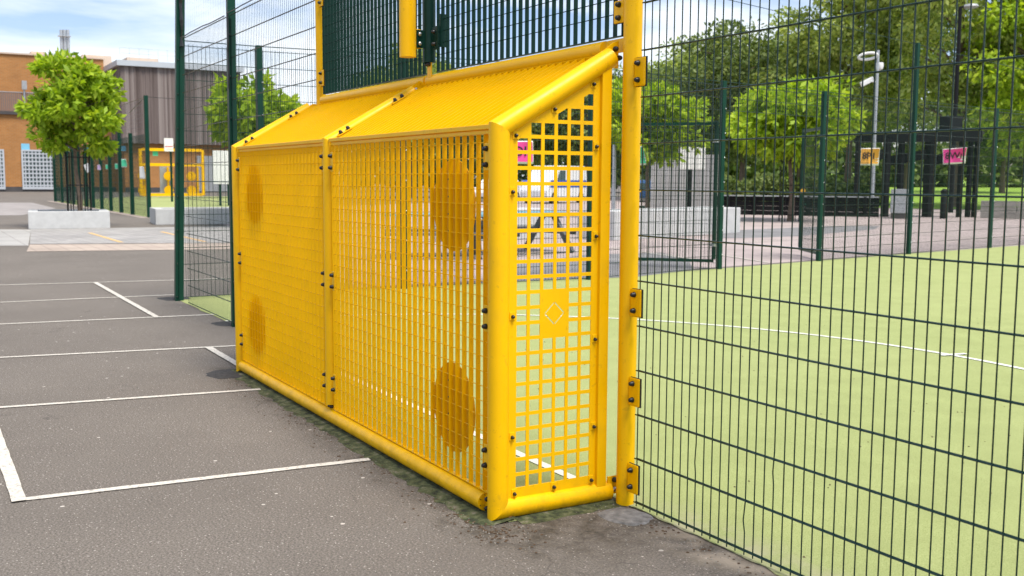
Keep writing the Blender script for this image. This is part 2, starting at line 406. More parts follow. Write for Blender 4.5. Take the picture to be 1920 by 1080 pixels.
# paving beyond the end fence, kerb, slabs (left), second court
sheet('pink_paving', [(-9.6, 2.5), (-13, 2.6), (-45, 9.), (-70, 50), (-30, 60), (-12.7, 40), (-10.9, 15), (-9.9, 9)], .002, 'pink_tarmac', label='pale pink tarmac beyond the end fence', cat='paving')
sheet('grey_paving', [tuple(G(*q)[:2]) for q in ((1345, 447), (1420, 446), (1500, 443), (1640, 430), (1650, 424), (1560, 424), (1420, 430), (1345, 434))], .006, 'grey_tarmac', label='darker grey tarmac band across the pink yard', cat='paving')
sheet('grey_paving', [tuple(G(*q)[:2]) for q in ((1190, 520), (1300, 506), (1290, 487), (1240, 474), (1100, 478), (960, 497), (960, 528))], .006, 'grey_tarmac', label='grey tarmac patch just behind the end fence near the open gate', cat='paving')
k0 = G(50, 472); k1 = G(470, 467); k2 = G(470, 456); k3 = G(56, 459)
sheet('kerb_band', [tuple(q[:2]) for q in (k0, k1, k2, k3)], .006, 'kerb_pink', label='pinkish flush kerb band at the edge of the paved strip', cat='kerb')
sheet('slab_paving', [tuple(G(*q)[:2]) for q in ((-400, 463), (53, 461), (58, 431), (-400, 427))], .006, 'slabs', label='large pale slabs at the left picture edge', cat='paving')
sheet('block_paving', [tuple(G(*q)[:2]) for q in ((56, 458), (470, 455), (470, 424), (58, 430))], .006, 'pavers', label='small pale block paving in front of the white planters', cat='paving')
sheet('pale_yard', [tuple(G(*q)[:2]) for q in ((-300, 405), (40, 404), (105, 391), (60, 380), (-300, 380))], .006, 'pale_tarmac', label='paler pinkish tarmac in front of the brick building', cat='paving')
sheet('court_turf', [(-36.2, 5.0), (-64.5, 5.0), (-80, 12), (-80, 24), (-60, 20), (-36.2, 11)], .006, 'turf', label='green turf of the second ball court', cat='pitch')
sheet('court_kerb', [(-36.0, 4.6), (-36.0, 4.95), (-66, 4.95), (-66, 4.6)], .008, 'kerb_pink', label='pale kerb strip along the second court fence', cat='kerb')
# park lawn rising gently away
lm = MB()
def LP(px, D, z): p = B(px, D); return (p.x, p.y, z)
lm.add([LP(1350, 64, .02), LP(2700, 44.5, .02), LP(2700, 90, .5), LP(1350, 100, .5), LP(2500, 260, 3.4), LP(1350, 260, 3.4)],
       [(0, 1, 2, 3), (3, 2, 4, 5)])
o = lm.build('park_lawn', 'lawn'); o['kind'] = 'structure'; meta(o, 'bright green park lawn behind the school entrance', 'lawn')
# mossy edging under the goal box
em = MB()
random.seed(5)
def strip(pts_in, pts_out, z):
    n = len(pts_in); em.add([(*p, z) for p in pts_in] + [(*p, .001) for p in pts_out], [(k, k+1, n+k+1, n+k) for k in range(n-1)])
xs = np.arange(-4.25, -.05, .06)
strip([(x, -.56) for x in xs], [(x, -.735 + random.uniform(-.02, .02) + max(0, x+.16)*.8) for x in xs], .016)
ys = np.arange(-.558, .04, .05)
strip([(-.22, y) for y in ys], [(-.055 + random.uniform(-.012, .012), y) for y in ys], .016)
o = em.build('mossy_edging', 'moss_edge'); o['kind'] = 'structure'; meta(o, 'mossy concrete edging under the yellow goal', 'kerb')
# painted lines on the tarmac
def pline(a, b, wd, label, z=.005, mat='line_white', nm='painted_line'):
    a = Vector((*a, 0)); b = Vector((*b, 0)); d = (b-a).normalized(); n = Vector((-d.y, d.x, 0)); L = (b-a).length; k = max(2, int(L/.07))
    mb = MB(); vs = []
    for i in range(k+1):
        p = a + d*L*i/k
        for s in (-1, 1): q = p + n*s*(wd/2 + random.uniform(-.0022, .0022)); vs.append((q.x, q.y, z))
    mb.add(vs, [(2*i, 2*i+1, 2*i+3, 2*i+2) for i in range(k)])
    o = mb.build(nm, mat); o['kind'] = 'structure'; meta(o, label, 'marking', 'painted lines on the tarmac'); return o
pline((-1.47, -2.43), (-1.345, -.735), .052, 'white line across the tarmac nearest the camera')
pline((-3.72, -2.9), (-3.42, -.70), .050, 'second white cross line on the tarmac from the camera')
pline((-5.85, -3.1), (-5.37, -.15), .052, 'third white cross line meeting the far left goal post')
pline((-8.02, -3.5), (-7.615, .06), .055, 'fourth white cross line ending by the second green post')
pline((-9.98, -3.8), (-9.775, .10), .055, 'fifth white cross line ending by the green corner post')
pline((-12.4, -4.), (-11.45, 2.3), .055, 'farthest white cross line passing behind the corner post')
pline((-1.435, -2.402), (-6.5, -2.402), .062, 'thick white side line running off the left picture edge', .009)
pline((-11.8, -.548), (-7.62, -.552), .06, 'slanting white line joining the far cross lines', .009)
pline((-5.42, -.568), (-4.35, -.576), .06, 'short slanting white line ending at the far goal post', .009)
yl = [tuple(G(*q)[:2]) for q in ((168, 437), (228, 455), (303, 435), (385, 454))]
pline(yl[0], yl[1], .10, 'faded yellow line on the block paving right of the tree', .010, 'line_yellow')
pline(yl[2], yl[3], .10, 'faded yellow line on the block paving behind the corner post', .010, 'line_yellow')
# lines on the turf
pline((-4.0, .005), (-.42, .005), .055, 'white goal line seen through the yellow grating', .008, 'line_turf')
arc = MB(); cx, cy, rr = -2.15, 0., 4.86; vs = []; na = 90
for i in range(na+1):
    a = math.pi*i/na
    for r in (rr-.03, rr+.03): vs.append((cx+r*math.cos(a), cy+r*math.sin(a), .009))
arc.add(vs, [(2*i, 2*i+1, 2*i+3, 2*i+2) for i in range(na)])
o = arc.build('painted_line', 'line_turf'); o['kind'] = 'structure'; meta(o, 'white curved goal area line on the turf', 'marking')
tk = G(1782, 669); tk2 = G(1800, 665)
pline((tk.x-.05, tk.y-.06), (tk2.x+.03, tk2.y+.04), .055, 'short white tick crossing the goal area line', .013, 'line_turf')
for a, b, l in (((1200, 472), (1355, 495), 'white line on pink tarmac seen through the open gate leaf'), ((1345, 478), (1440, 493), 'short white line on pink tarmac right of the gate post'),
                ((1290, 461), (1700, 437), 'long white line across the pink yard'), ((1700, 437), (1990, 458), 'white line on the pink yard running off the right edge'), ((960, 482), (1190, 462), 'white line on pink tarmac below the picnic table')):
    pline(tuple(G(*a)[:2]), tuple(G(*b)[:2]), .07, l, .012)
# footing patches
def blob(c, rx, ry, ang, z, mat, label, n=22, jag=.12):
    vs = []
    for k in range(n):
        a = 2*math.pi*k/n; r = 1 + random.uniform(-jag, jag); sq = 1/max(abs(math.cos(a)), abs(math.sin(a)))*.75+.25
        x = rx*r*sq*math.cos(a)*.86; y = ry*r*sq*math.sin(a)*.86
        vs.append((c[0]+x*math.cos(ang)-y*math.sin(ang), c[1]+x*math.sin(ang)+y*math.cos(ang), z))
    top = MB(); k = len(vs)
    top.add([(*v[:2], z) for v in vs] + [(c[0]+(v[0]-c[0])*1.08, c[1]+(v[1]-c[1])*1.08, .0005) for v in vs], [tuple(range(k))] + [(i, (i+1) % k, k+(i+1) % k, k+i) for i in range(k)])
    o = top.build('footing_patch', mat); o['kind'] = 'structure'; meta(o, label, 'patch')
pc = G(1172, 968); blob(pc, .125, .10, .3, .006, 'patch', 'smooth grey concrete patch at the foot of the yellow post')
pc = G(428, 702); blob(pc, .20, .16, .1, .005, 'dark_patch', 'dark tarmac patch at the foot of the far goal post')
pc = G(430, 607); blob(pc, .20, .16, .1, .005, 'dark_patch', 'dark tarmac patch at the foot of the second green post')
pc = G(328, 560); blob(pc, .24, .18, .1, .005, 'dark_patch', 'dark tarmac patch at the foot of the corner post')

# ------------------------------------------------------------------ yellow goal box
XL, XM, XR = -4.17, -2.205, -.17
YF = -.62; ZB = .047; ZK = 1.685; TR = .044; TS = .5774
goal = thing('goal_recess', (XM, -.3, 0), 'yellow steel goal recess of gratings and tubes standing beside the fence', 'goal')
def up(x): return (x, YF, ZK)
def end_frame(x, r):
    a = Vector((x, -.035, ZB)); b = Vector((x, YF, ZB)); c = Vector((x, YF, ZK)); d = Vector((x, -.055, ZK+TS*.565))
    n1 = ((b-a).normalized() + (c-b).normalized()).normalized(); n2 = ((c-b).normalized() + (d-c).normalized()).normalized()
    MB().tube(b, c, r, n=24, n0=n1, n1=n2).build('post', 'yellow', goal, True)
    MB().tube(a, b, r, n=24, n1=n1).build('side_rail', 'yellow', goal, True)
    MB().tube(c, d, r, n=24, n0=n2).build('sloping_rib', 'yellow', goal, True)
end_frame(XL, TR); end_frame(XR, TR*1.03)
c = Vector((XM, YF, ZK)); d = Vector((XM, -.075, ZK+TS*.545)); b = Vector((XM, YF, .125))
n2 = ((c-b).normalized() + (d-c).normalized()).normalized()
MB().tube(b, c, .039, n=20, n1=n2).build('post', 'yellow', goal, True)
MB().tube(c, d, .039, n=20, n0=n2).build('sloping_rib', 'yellow', goal, True)
MB().tube((XL+.045, YF, .052), (XR-.105, YF, .052), .0415, n=24).build('front_rail', 'yellow', goal, True)
# end cap of the front rail: small screws and two black bolts on a lug
for k in range(7):
    a = 2*math.pi*k/7; inst('screw', BOLT_S, (XR-.106, YF+.032*math.cos(a), .052+.032*math.sin(a)), goal, Q((1, 0, 0))).scale = (.33, .33, .25)
MB().box((XR-.075, YF, .052), (.07, .008, .07)).build('lug', 'yellow', goal, bevel=.002)
for dz in (.022, -.020): bolt((XR-.072, YF-.004, .052+dz), (0, -1, 0), goal)
MB().box((XM, YF, .108), (.035, .008, .05)).build('lug', 'yellow', goal)
for dx in (-.012, .016): bolt((XM+dx, YF-.004, .112), (0, -1, 0), goal)
# back rail at the fence line, two lengths
YB = .0; ZR = 2.062
MB().tube((-3.99, YB, ZR), (XM+.05, YB, ZR), .037, n=20).build('back_rail', 'yellow', goal, True)
MB().tube((XM+.075, YB, ZR), (-.285, YB, ZR), .037, n=20).build('back_rail', 'yellow', goal, True)
MB().box((-.195, YB, ZR+.005), (.15, .010, .062)).build('gusset_plate', 'yellow', goal, bevel=.003)
# gusset plates joining the ribs to the posts
def gusset(x, xo, me, pts):
    poly = [(-.11, 1.935), (-.03, 1.97), (.0, 1.99), (.0, 2.045), (-.03, 2.045), (-.11, 1.995)]
    MB().prism(poly, 'x', x-.004, x+.004).build('gusset_plate', 'yellow', goal)
    for y, z in pts: bolt((x+.004, y, z), (1, 0, 0), goal, me)
gusset(XL+.005, 0, BOLT_M, [(-.055, 1.99)])
MB().prism([(-.12, 1.955), (-.03, 1.985), (-.01, 2.04), (-.035, 2.07), (-.11, 2.02)], 'x', XM-.006, XM+.006).build('gusset_plate', 'yellow', goal)
bolt((XM+.006, -.062, 2.015), (1, 0, 0), goal, BOLT_M)
MB().prism([(-.10, 1.965), (-.02, 1.965), (-.02, 2.085), (-.05, 2.075), (-.11, 2.030)], 'x', XR+.0, XR+.008).build('gusset_plate', 'yellow', goal, bevel=.001)
pA = CAM + ray(1153, 92)*((XR+.008-CAM.x)/ray(1153, 92).x); pB = CAM + ray(1160, 109)*((XR+.008-CAM.x)/ray(1160, 109).x)
for q in (pA, pB): bolt(q, (1, 0, 0), goal)
# lower gusset between side rail and tall post
MB().box((XR+.02, -.012, .075), (.008, .085, .085)).build('gusset_plate', 'yellow', goal, bevel=.002)
bolt((XR+.024, -.02, .10), (1, 0, 0), goal); bolt((XR+.024, -.02, .055), (1, 0, 0), goal, BOLT_M)
# front gratings: border + flat bars standing on edge + thin cross rods
def front_panel(x0, x1, z0=.098, z1=1.668):
    y0, y1 = -.629, -.605
    fr = MB().span((x0, y0, z1-.004), (x1, y1, z1)).span((x0, y0, z0), (x1, y1, z0+.004)).span((x0, y0, z0), (x0+.004, y1, z1)).span((x1-.004, y0, z0), (x1, y1, z1))
    fr.span((x0, y0-.002, z1-.002), (x1, y0+.004, z1+.012))
    po = fr.build('grating_panel', 'yellow', goal)
    n = round((x1-x0)/.0655); p = (x1-x0)/n
    bar = MB().box((0, 0, 0), (.0028, .0230, z1-z0-.006)).mesh('bar', 'yellow')
    for k in range(1, n): inst('bar', bar, (x0+k*p, (y0+y1)/2, (z0+z1)/2), po)
    rod = MB().tube((-(x1-x0)/2+.004, 0, 0), ((x1-x0)/2-.004, 0, 0), .0023, n=5).mesh('cross_rod', 'yellow')
    m_ = int((z1-z0-.03)/.0666)
    for k in range(m_+1):
        z = 1.630-k*.0666
        if z > z0+.01: inst('cross_rod', rod, ((x0+x1)/2, y0+.011, z), po)
front_panel(XL+.052, XM-.050); front_panel(XM+.050, XR-.056)
# roof gratings
def roof_panel(x0, x1):
    A = Vector((0, -.625, 1.692)); Bv = Vector((0, -.035, 1.692+TS*.590)); s = (Bv-A).normalized(); nn = Vector((0, -s.z, s.y)); L = (Bv-A).length
    M = Matrix((Vector((1, 0, 0)), s, nn)).transposed()
    cx = (x0+x1)/2; mid = (A+Bv)/2; Wd = x1-x0
    fr = MB()
    for q in (A, Bv): fr.box(Vector((cx, q.y, q.z)) - nn*.012, (Wd, .004, .026), M)
    for x in (x0+.002, x1-.002): fr.box(Vector((x, mid.y, mid.z)) - nn*.012, (.004, L, .026), M)
    po = fr.build('roof_grating', 'yellow', goal)
    lip = MB().box((cx, -.636, 1.694), (Wd, .008, .020)); lip.build('roof_lip', 'yellow', goal, bevel=.002)
    n = round(Wd/.0655); p = Wd/n
    bar = MB().box((0, 0, 0), (.0060, L-.008, .025), M).mesh('bar', 'yellow')
    for k in range(1, n): inst('bar', bar, Vector((x0+k*p, mid.y, mid.z)) - nn*.012, po)
    rod = MB().tube((-Wd/2+.004, 0, 0), (Wd/2-.004, 0, 0), .0024, n=5).mesh('cross_rod', 'yellow')
    for k in range(1, 3): inst('cross_rod', rod, A + s*(k*L/3) + Vector((cx, 0, 0)) - nn*.023, po)
roof_panel(XL+.040, XM-.036); roof_panel(XM+.038, XR-.040)
# bracket tabs with two black bolts
def tab(x, z, xr=.020, h=.115, dz=.034):
    po = MB().box((x, YF-.017, z), (xr*2, .006, h)).build('bracket_tab', 'yellow', goal, bevel=.0025)
    for s in (-1, 1): bolt((x, YF-.020, z+s*dz), (0, -1, 0), po)
for z in (1.568, .875, .262):
    tab(XL+.10, z); tab(XM-.058, z, .018); tab(XM+.088, z, .022); tab(XR-.072, z, .022)
# clips on the sloping ribs
sv = Vector((0, math.cos(R_(30)), math.sin(R_(30)))); nv = Vector((0, -sv.z, sv.y))
RM = Matrix((Vector((1, 0, 0)), sv, nv)).transposed()
for x, r in ((XL, TR), (XM, .039)):
    for t_ in (.10, .50):
        c = Vector((x+r+.010, YF, ZK)) + sv*t_ + nv*.012
        po = MB().box(c, (.030, .105, .006), RM).build('rib_clip', 'yellow', goal, bevel=.002)
        for s in (-1, 1): bolt(c + sv*(.026*s) + nv*.003, nv, po)
for t_ in (.13, .48):
    c = Vector((XR-TR-.012, YF, ZK)) + sv*t_ + nv*.012
    MB().box(c, (.030, .105, .006), RM).build('rib_clip', 'yellow', goal, bevel=.002)
# target discs behind the front gratings
def disc(x, z, r=.212):
    mb = MB(); n = 40
    mb.tube((x, -.603, z), (x, -.599, z), r, n=n)
    po = mb.build('target_disc', 'yellow_disc', goal)
    for k in range(2):
        for j in range(4):
            inst('disc_screw', BOLT_S, (x+.05*(k*2-1), -.6032, z-.12+.08*j), po, Q((0, -1, 0))).scale = (.5, .5, .25)
for x in (-.628, -3.735):
    disc(x, 1.352); disc(x, .408)
# side plates with square holes and the diamond cut-out
def clip(poly, f):
    out = []
    for k in range(len(poly)):
        a, b = poly[k], poly[(k+1) % len(poly)]; fa, fb = f(a), f(b)
        if fa <= 0: out.append(a)
        if (fa < 0 < fb) or (fb < 0 < fa): t_ = fa/(fa-fb); out.append((a[0]+(b[0]-a[0])*t_, a[1]+(b[1]-a[1])*t_))
    return out
def area(p): return abs(sum(p[k][0]*p[(k+1) % len(p)][1]-p[(k+1) % len(p)][0]*p[k][1] for k in range(len(p))))/2
def side_plate(x):
    mb = MB(); P = .0667; h = .0252; y0c, z0c = -.5135, .1595
    inner = lambda q: q[1]-(1.646+TS*(q[0]+.525)); outer = lambda q: q[1]-(1.722+TS*(q[0]+.525))
    def face(poly):
        poly = [q for k, q in enumerate(poly) if abs(q[0]-poly[k-1][0])+abs(q[1]-poly[k-1][1]) > 1e-6]
        if len(poly) > 2: mb.add([(x, *q) for q in poly], [tuple(range(len(poly)))])
    for i in range(29):
        for j in range(6):
            yc, zc = y0c+j*P, z0c+i*P*.996; a, b_, c_, d_ = yc-P/2, yc+P/2, zc-P*.498, zc+P*.498
            hole = [(yc-h, zc-h), (yc+h, zc-h), (yc+h, zc+h), (yc-h, zc+h)]; hc = clip(hole, inner)
            if j in (2, 3) and i in (10, 11, 12): continue
            if len(hc) > 2 and area(hc) > .55*(2*h)**2:
                for q in ([(a, c_), (b_, c_), hole[1], hole[0]], [(b_, c_), (b_, d_), hole[2], hole[1]], [(b_, d_), (a, d_), hole[3], hole[2]], [(a, d_), (a, c_), hole[0], hole[3]]): face(q)
                if len(hc) > 4: face(clip(hole, lambda q: -inner(q)))
            else: face(clip([(a, c_), (b_, c_), (b_, d_), (a, d_)], outer))
    # solid block with the slit diamond
    ya, yb = y0c+2*P-P/2, y0c+3*P+P/2; za, zb = z0c+10*P*.996-P*.498, z0c+12*P*.996+P*.498
    yc, zc = (ya+yb)/2, (za+zb)/2
    def dia(r): return [(yc, zc-r), (yc+r, zc), (yc, zc+r), (yc-r, zc)]
    ro, ri = .0535, .0445; Do, Di = dia(ro), dia(ri)
    corners = [(ya, za), (yb, za), (yb, zb), (ya, zb)]
    for k in range(4):
        o0, o1 = Do[k], Do[(k+1) % 4]; cc = corners[(k+1) % 4]
        mid = {0: (yb, za), 1: (yb, zb), 2: (ya, zb), 3: (ya, za)}[k]
        face([o0, mid, o1])
    face([(ya, za), (yb, za), Do[0]]); face([(yb, za), (yb, zb), Do[1]]); face([(yb, zb), (ya, zb), Do[2]]); face([(ya, zb), (ya, za), Do[3]])
    face(Di)
    for k in range(4):                                              # bridges at the diamond's corners
        o0, o1 = Vector(Do[k]), Vector(Do[(k+1) % 4]); i0, i1 = Vector(Di[k]), Vector(Di[(k+1) % 4])
        for s, e in ((0, .035), (.965, 1)): face([tuple(o0.lerp(o1, s)), tuple(o0.lerp(o1, e)), tuple(i0.lerp(i1, e)), tuple(i0.lerp(i1, s))])
    yl, yr = y0c-P/2, y0c+5*P+P/2; zt = z0c+29*P*.996-P*.498; zb_ = z0c-P*.498
    face(clip([(-.582, .085), (yl, .085), (yl, zt), (-.582, zt)], outer))
    face(clip([(yr, .085), (-.118, .085), (-.118, zt+.2), (yr, zt+.2)], outer))
    face([(yl, .085), (yr, .085), (yr, zb_), (yl, zb_)])
    o = mb.build('side_plate', 'yellow', goal)
    sm = o.modifiers.new('solid', 'SOLIDIFY'); sm.thickness = .004; sm.offset = 0
    return o
plate = side_plate(XR+.012); side_plate(XL+.012)
MB().box((XR+.012, -.095, 1.035), (.040, .050, 1.93)).build('upright', 'yellow', goal, bevel=.003)
MB().box((XL+.012, -.095, 1.035), (.040, .050, 1.93)).build('upright', 'yellow', goal, bevel=.003)
for px, py in ((967, 254), (1040, 205), (1113, 158), (961, 360), (1118, 275), (1117, 443), (961, 594), (1115, 636), (960, 820), (1113, 800), (964, 926), (1038, 913), (1108, 900)):
    q = CAM + ray(px, py)*((XR+.017-CAM.x)/ray(px, py).x)
    po = MB().box(q - Vector((.001, 0, -.003)), (.004, .026, .036)).build('fixing_tab', 'yellow', goal, bevel=.0015)
    bolt(q + Vector((.001, 0, 0)), (1, 0, 0), po, BOLT_S)
# rusty levelling foot under the near corner
ft = MB(); ft.box((XR-.005, -.60, .010), (.060, .045, .022)).box((XR+.02, -.575, .012), (.03, .02, .03)); ft.build('levelling_foot', 'rust', goal, bevel=.004)
MB().box((XL, -.60, .008), (.05, .04, .018)).build('levelling_foot', 'rust', goal)

# ------------------------------------------------------------------ tall yellow posts
def tall_post(x, label, tabs_l, tabs_r, r=.039):
    t = thing('tall_post', (x, 0, 0), label, 'post')
    MB().tube((x, 0, -.05), (x, 0, 3.6), r, n=24).build('tube', 'yellow', t, True)
    for s, lst in ((-1, tabs_l), (1, tabs_r)):
        for z0, z1 in lst:
            xc = x + s*(r+.038)
            po = MB().box((xc, -.018, (z0+z1)/2), (.074, .007, z1-z0)).build('fence_clamp', 'yellow', t, bevel=.006)
            MB().box((xc+s*.004, -.0112, (z0+z1)/2), (.074, .006, z1-z0+.004)).build('rubber_strip', 'rubber', po)
            for f in (.22, .80): bolt((xc-s*.006, -.0215, z0+(z1-z0)*f), (0, -1, 0), po)
    return t
def zfence(py, px=1205): d = ray(px, py); return (CAM + d*(-CAM.y/d.y)).z
tall_post(-.086, 'tall yellow post at the near right corner of the goal', [(zfence(46, 1158), zfence(4, 1158))],
          [(zfence(b_), zfence(a_)) for a_, b_ in ((108, 162), (543, 595), (711, 764), (875, 929))], .0415)
tall_post(-4.055, 'tall yellow post behind the far left end of the goal', [], [(zfence(162, 607), zfence(132, 607)), (zfence(12, 607), zfence(-20, 607))], .036)

# ------------------------------------------------------------------ green grille above the goal
gr = thing('green_grille', (-2.1, 0, 2.1), 'dark green bar grille filling the space above the goal', 'grille')
def grille(x0, x1, z0=2.106, z1=3.55):
    fr = MB().span((x0, -.010, z0), (x1, .010, z0+.004)).span((x0, -.010, z1-.004), (x1, .010, z1)).span((x0, -.010, z0), (x0+.004, .010, z1)).span((x1-.004, -.010, z0), (x1, .010, z1))
    po = fr.build('grating_panel', 'green_dark', gr)
    n = round((x1-x0)/.064); p = (x1-x0)/n
    bar = MB().box((0, 0, 0), (.0030, .0225, z1-z0-.006)).mesh('bar', 'green_dark')
    for k in range(1, n): inst('bar', bar, (x0+k*p, 0, (z0+z1)/2), po)
    rod = MB().tube((-(x1-x0)/2+.004, 0, 0), ((x1-x0)/2-.004, 0, 0), .0024, n=5).mesh('cross_rod', 'green_dark')
    for k in range(1, int((z1-z0)/.0666)): inst('cross_rod', rod, ((x0+x1)/2, -.003, z0+.035+k*.0666), po)
grille(-3.985, -2.15); grille(-2.02, -.155)
MB().tube((-2.08, -.03, 2.165), (-2.08, -.03, 3.6), .0385, n=20).build('centre_post', 'green_dark', gr, True)
lug = MB().box((-2.075, -.03, 2.135), (.055, .008, .12)).build('lug', 'yellow', gr, bevel=.004)
for dx in (-.014, .012): bolt((-2.075+dx, -.034, 2.155), (0, -1, 0), lug)
cl = MB().box((-1.985, -.036, 2.30), (.075, .008, .135)).build('clamp_plate', 'green_dark', gr, bevel=.006)
for dz in (-.035, .035): bolt((-1.985, -.040, 2.30+dz), (0, -1, 0), cl)
MB().box((-1.945, .0, 2.34), (.012, .05, .19)).build('clamp_plate', 'green_dark', gr)
# hanging hoop tube in front of the grille
hp = thing('hoop_support', (-2.08, -.17, 2.23), 'yellow hanging tube bolted in front of the dark green grille post', 'support')
MB().tube((-2.08, -.170, 2.19), (-2.08, -.170, 3.6), .050, n=24).build('tube', 'yellow', hp, True)
MB().box((-2.08, -.112, 2.30), (.008, .05, .115)).build('lug', 'yellow', hp, bevel=.003)
br = MB().box((-2.071, -.083, 2.30), (.008, .07, .105)).build('bracket', 'green_dark', hp, bevel=.003)
for dz in (-.028, .028): bolt((-2.067, -.098, 2.30+dz), (1, 0, 0), br, BOLT_M)

# ------------------------------------------------------------------ twin-wire fences
def wires(mb, a, b, z0, rows, n, rv=.003, rh=.004, seg=5, twin=True):
    a = Vector(a); b = Vector(b); d = (b-a).normalized(); nrm = Vector((-d.y, d.x, 0)); L = (b-a).length
    for k in range(n+1): p = a + d*L*k/n; mb.tube((p.x, p.y, z0), (p.x, p.y, z0+.2*(rows-1)+.02), rv, n=seg, cap=False)
    for r in range(rows):
        for s in ((-1, 1) if twin else (1,)):
            o = nrm*s*(rv+rh)*.9; z = z0+.2*r
            mb.tube((a.x+o.x, a.y+o.y, z), (b.x+o.x, b.y+o.y, z), rh, n=seg, cap=False)
ROWS = 16
rf = thing('mesh_fence', (1.25, 0, 0), 'near dark green twin-wire mesh fence right of the yellow post', 'fence')
vw = MB().tube((0, 0, .012), (0, 0, 3.06), .0026, n=8).mesh('vertical_wire', 'green_wire', True)
random.seed(21)
vk = [MB().path([(0, 0, .012), (0, 0, z_), (d_, -.002, z_+.05), (0, 0, z_+.13), (0, 0, 3.06)], [.0026]*5, 8).mesh('vertical_wire', 'green_wire', True) for z_, d_ in ((.26, -.0035), (.10, -.007), (.45, .003), (.33, -.004))]
for k in range(51):
    o = inst('vertical_wire', vk[(8, 14, 10, 17).index(k)] if k in (8, 10, 14, 17) else vw, (k*.05-.0+random.uniform(-.0008, .0008), 0, 0), rf)
hw = MB().tube((-.012, 0, 0), (2.51, 0, 0), .0031, n=8).mesh('horizontal_wire', 'green_wire', True)
for r in range(ROWS):
    for s in (-1, 1): inst('horizontal_wire', hw, (0, s*.0056, .03+.2*r), rf)
MB().box((2.56, 0, 1.75), (.08, .06, 3.5)).build('post', 'green_paint', rf, bevel=.005)

lf = thing('mesh_fence', (-6.6, 0, 0), 'green mesh fence with two tall square posts left of the goal', 'fence')
for x0, x1 in ((-4.10, -6.57), (-6.66, -8.62)):
    mb = MB(); wires(mb, (x0, 0, 0), (x1, 0, 0), .03, ROWS, int(abs(x1-x0)/.05), .0016, .0032, seg=5); o = mb.build('wire_mesh', 'green_wire', lf); o['kind'] = 'stuff'
for x, wd, lean in ((-6.615, .078, .006), (-9.12, .098, .030)):
    po = MB().box((x, 0, 2.35), (wd*.8, wd, 4.8)).build('post', 'green_paint', lf, bevel=.006)
    po.rotation_euler = (-lean, 0, 0); po.location.y += lean*2.35
    for z in np.arange(.05, 3.1, .4): inst('post_clip', BOLT_S, (x+wd*.4, -wd*.3, z), po, Q((1, 0, 0)))
    MB().box((x+wd*.4+.012, -.01, 1.5), (.02, .006, 3.0)).build('cover_strip', 'green_dark', po)
# net above the fence with its border rope
random.seed(4)
net = thing('ball_net', (-6.6, -.02, 3.05), 'fine dark ball net stretched above the left fence', 'net')
mb = MB()
for k in range(46): x = -4.10-k*.0975; mb.tube((x, -.02, 3.06), (x, -.02, 4.7), .0004, n=3, cap=False)
for k in range(17): mb.tube((-4.10, -.02, 3.08+k*.0975), (-8.55, -.02, 3.08+k*.0975), .0004, n=3, cap=False)
o = mb.build('netting', 'black_plastic', net); o['kind'] = 'stuff'
rp = MB(); pts = [(-4.1-k*.25, -.02, 3.055+random.uniform(-.006, .006)) for k in range(11)]; rp.path(pts, [.006]*11, 5); rp.build('border_rope', 'black_plastic', net)
rp = MB(); pts = [(-6.72-k*.205, -.02, 3.045+random.uniform(-.006, .006)) for k in range(10)]; rp.path(pts, [.006]*10, 5); rp.build('border_rope', 'black_plastic', net)
rp = MB(); pts = [(-6.56+random.uniform(-.01, .01), -.03, 3.05-k*.09) for k in range(9)]; rp.path(pts, [.008]*9, 5); rp.build('tied_cord', 'black_plastic', net)
rp = MB(); pts = [(-9.06+random.uniform(-.02, .03), .10, 3.0+k*.1) for k in range(16)]; rp.path(pts, [.018+random.uniform(-.008, .016) for _ in range(16)], 6); rp.build('gathered_net', 'black_plastic', net)

# end fence of the pitch
ef = thing('mesh_fence', (-9.6, 9, 0), 'far green mesh fence closing the end of the turf pitch', 'fence')
EP = [(-9.20, .06), (-9.25, 1.07), (-9.12, 2.95), (-9.05, 5.91), (-9.62, 8.91), (-10.13, 11.76), (-10.64, 14.84), (-11.23, 18.26), (-11.8, 21.6), (-12.3, 24.6)]
for k, (x, y) in enumerate(EP):
    if k == 0: continue
    h = 4.23 if k in (6,) else 3.10
    po = MB().box((x, y, h/2), (.075, .075, h)).build('post', 'green_paint', ef, bevel=.004)
    for z in np.arange(.25, 3.0, .4): inst('post_clip', BOLT_M, (x+.038, y+.028, z), po, Q((1, 0, 0)))
for (a, b_) in zip(EP[:-1], EP[1:]):
    if a == EP[4]: z0, rows = 2.63, 3
    else: z0, rows = .03, 16
    A = Vector((*a, 0)); Bq = Vector((*b_, 0)); L = (Bq-A).length
    mb = MB(); wires(mb, A, Bq, z0, rows, int(L/.05), .0027, .0045, 4)
    o = mb.build('wire_mesh', 'green_wire', ef); o['kind'] = 'stuff'
mb = MB(); mb.path([Vector((*p, 3.09)) for p in EP], [.006]*len(EP), 5); mb.build('top_cable', 'green_dark', ef)
mb = MB(); t0 = Vector((*EP[6], 4.2)); mb.tube(t0, Vector((EP[8][0], EP[8][1], 3.95)), .006, n=5).tube(t0, Vector((EP[3][0], EP[3][1], 4.5)), .006, n=5); mb.build('net_cable', 'green_dark', ef)
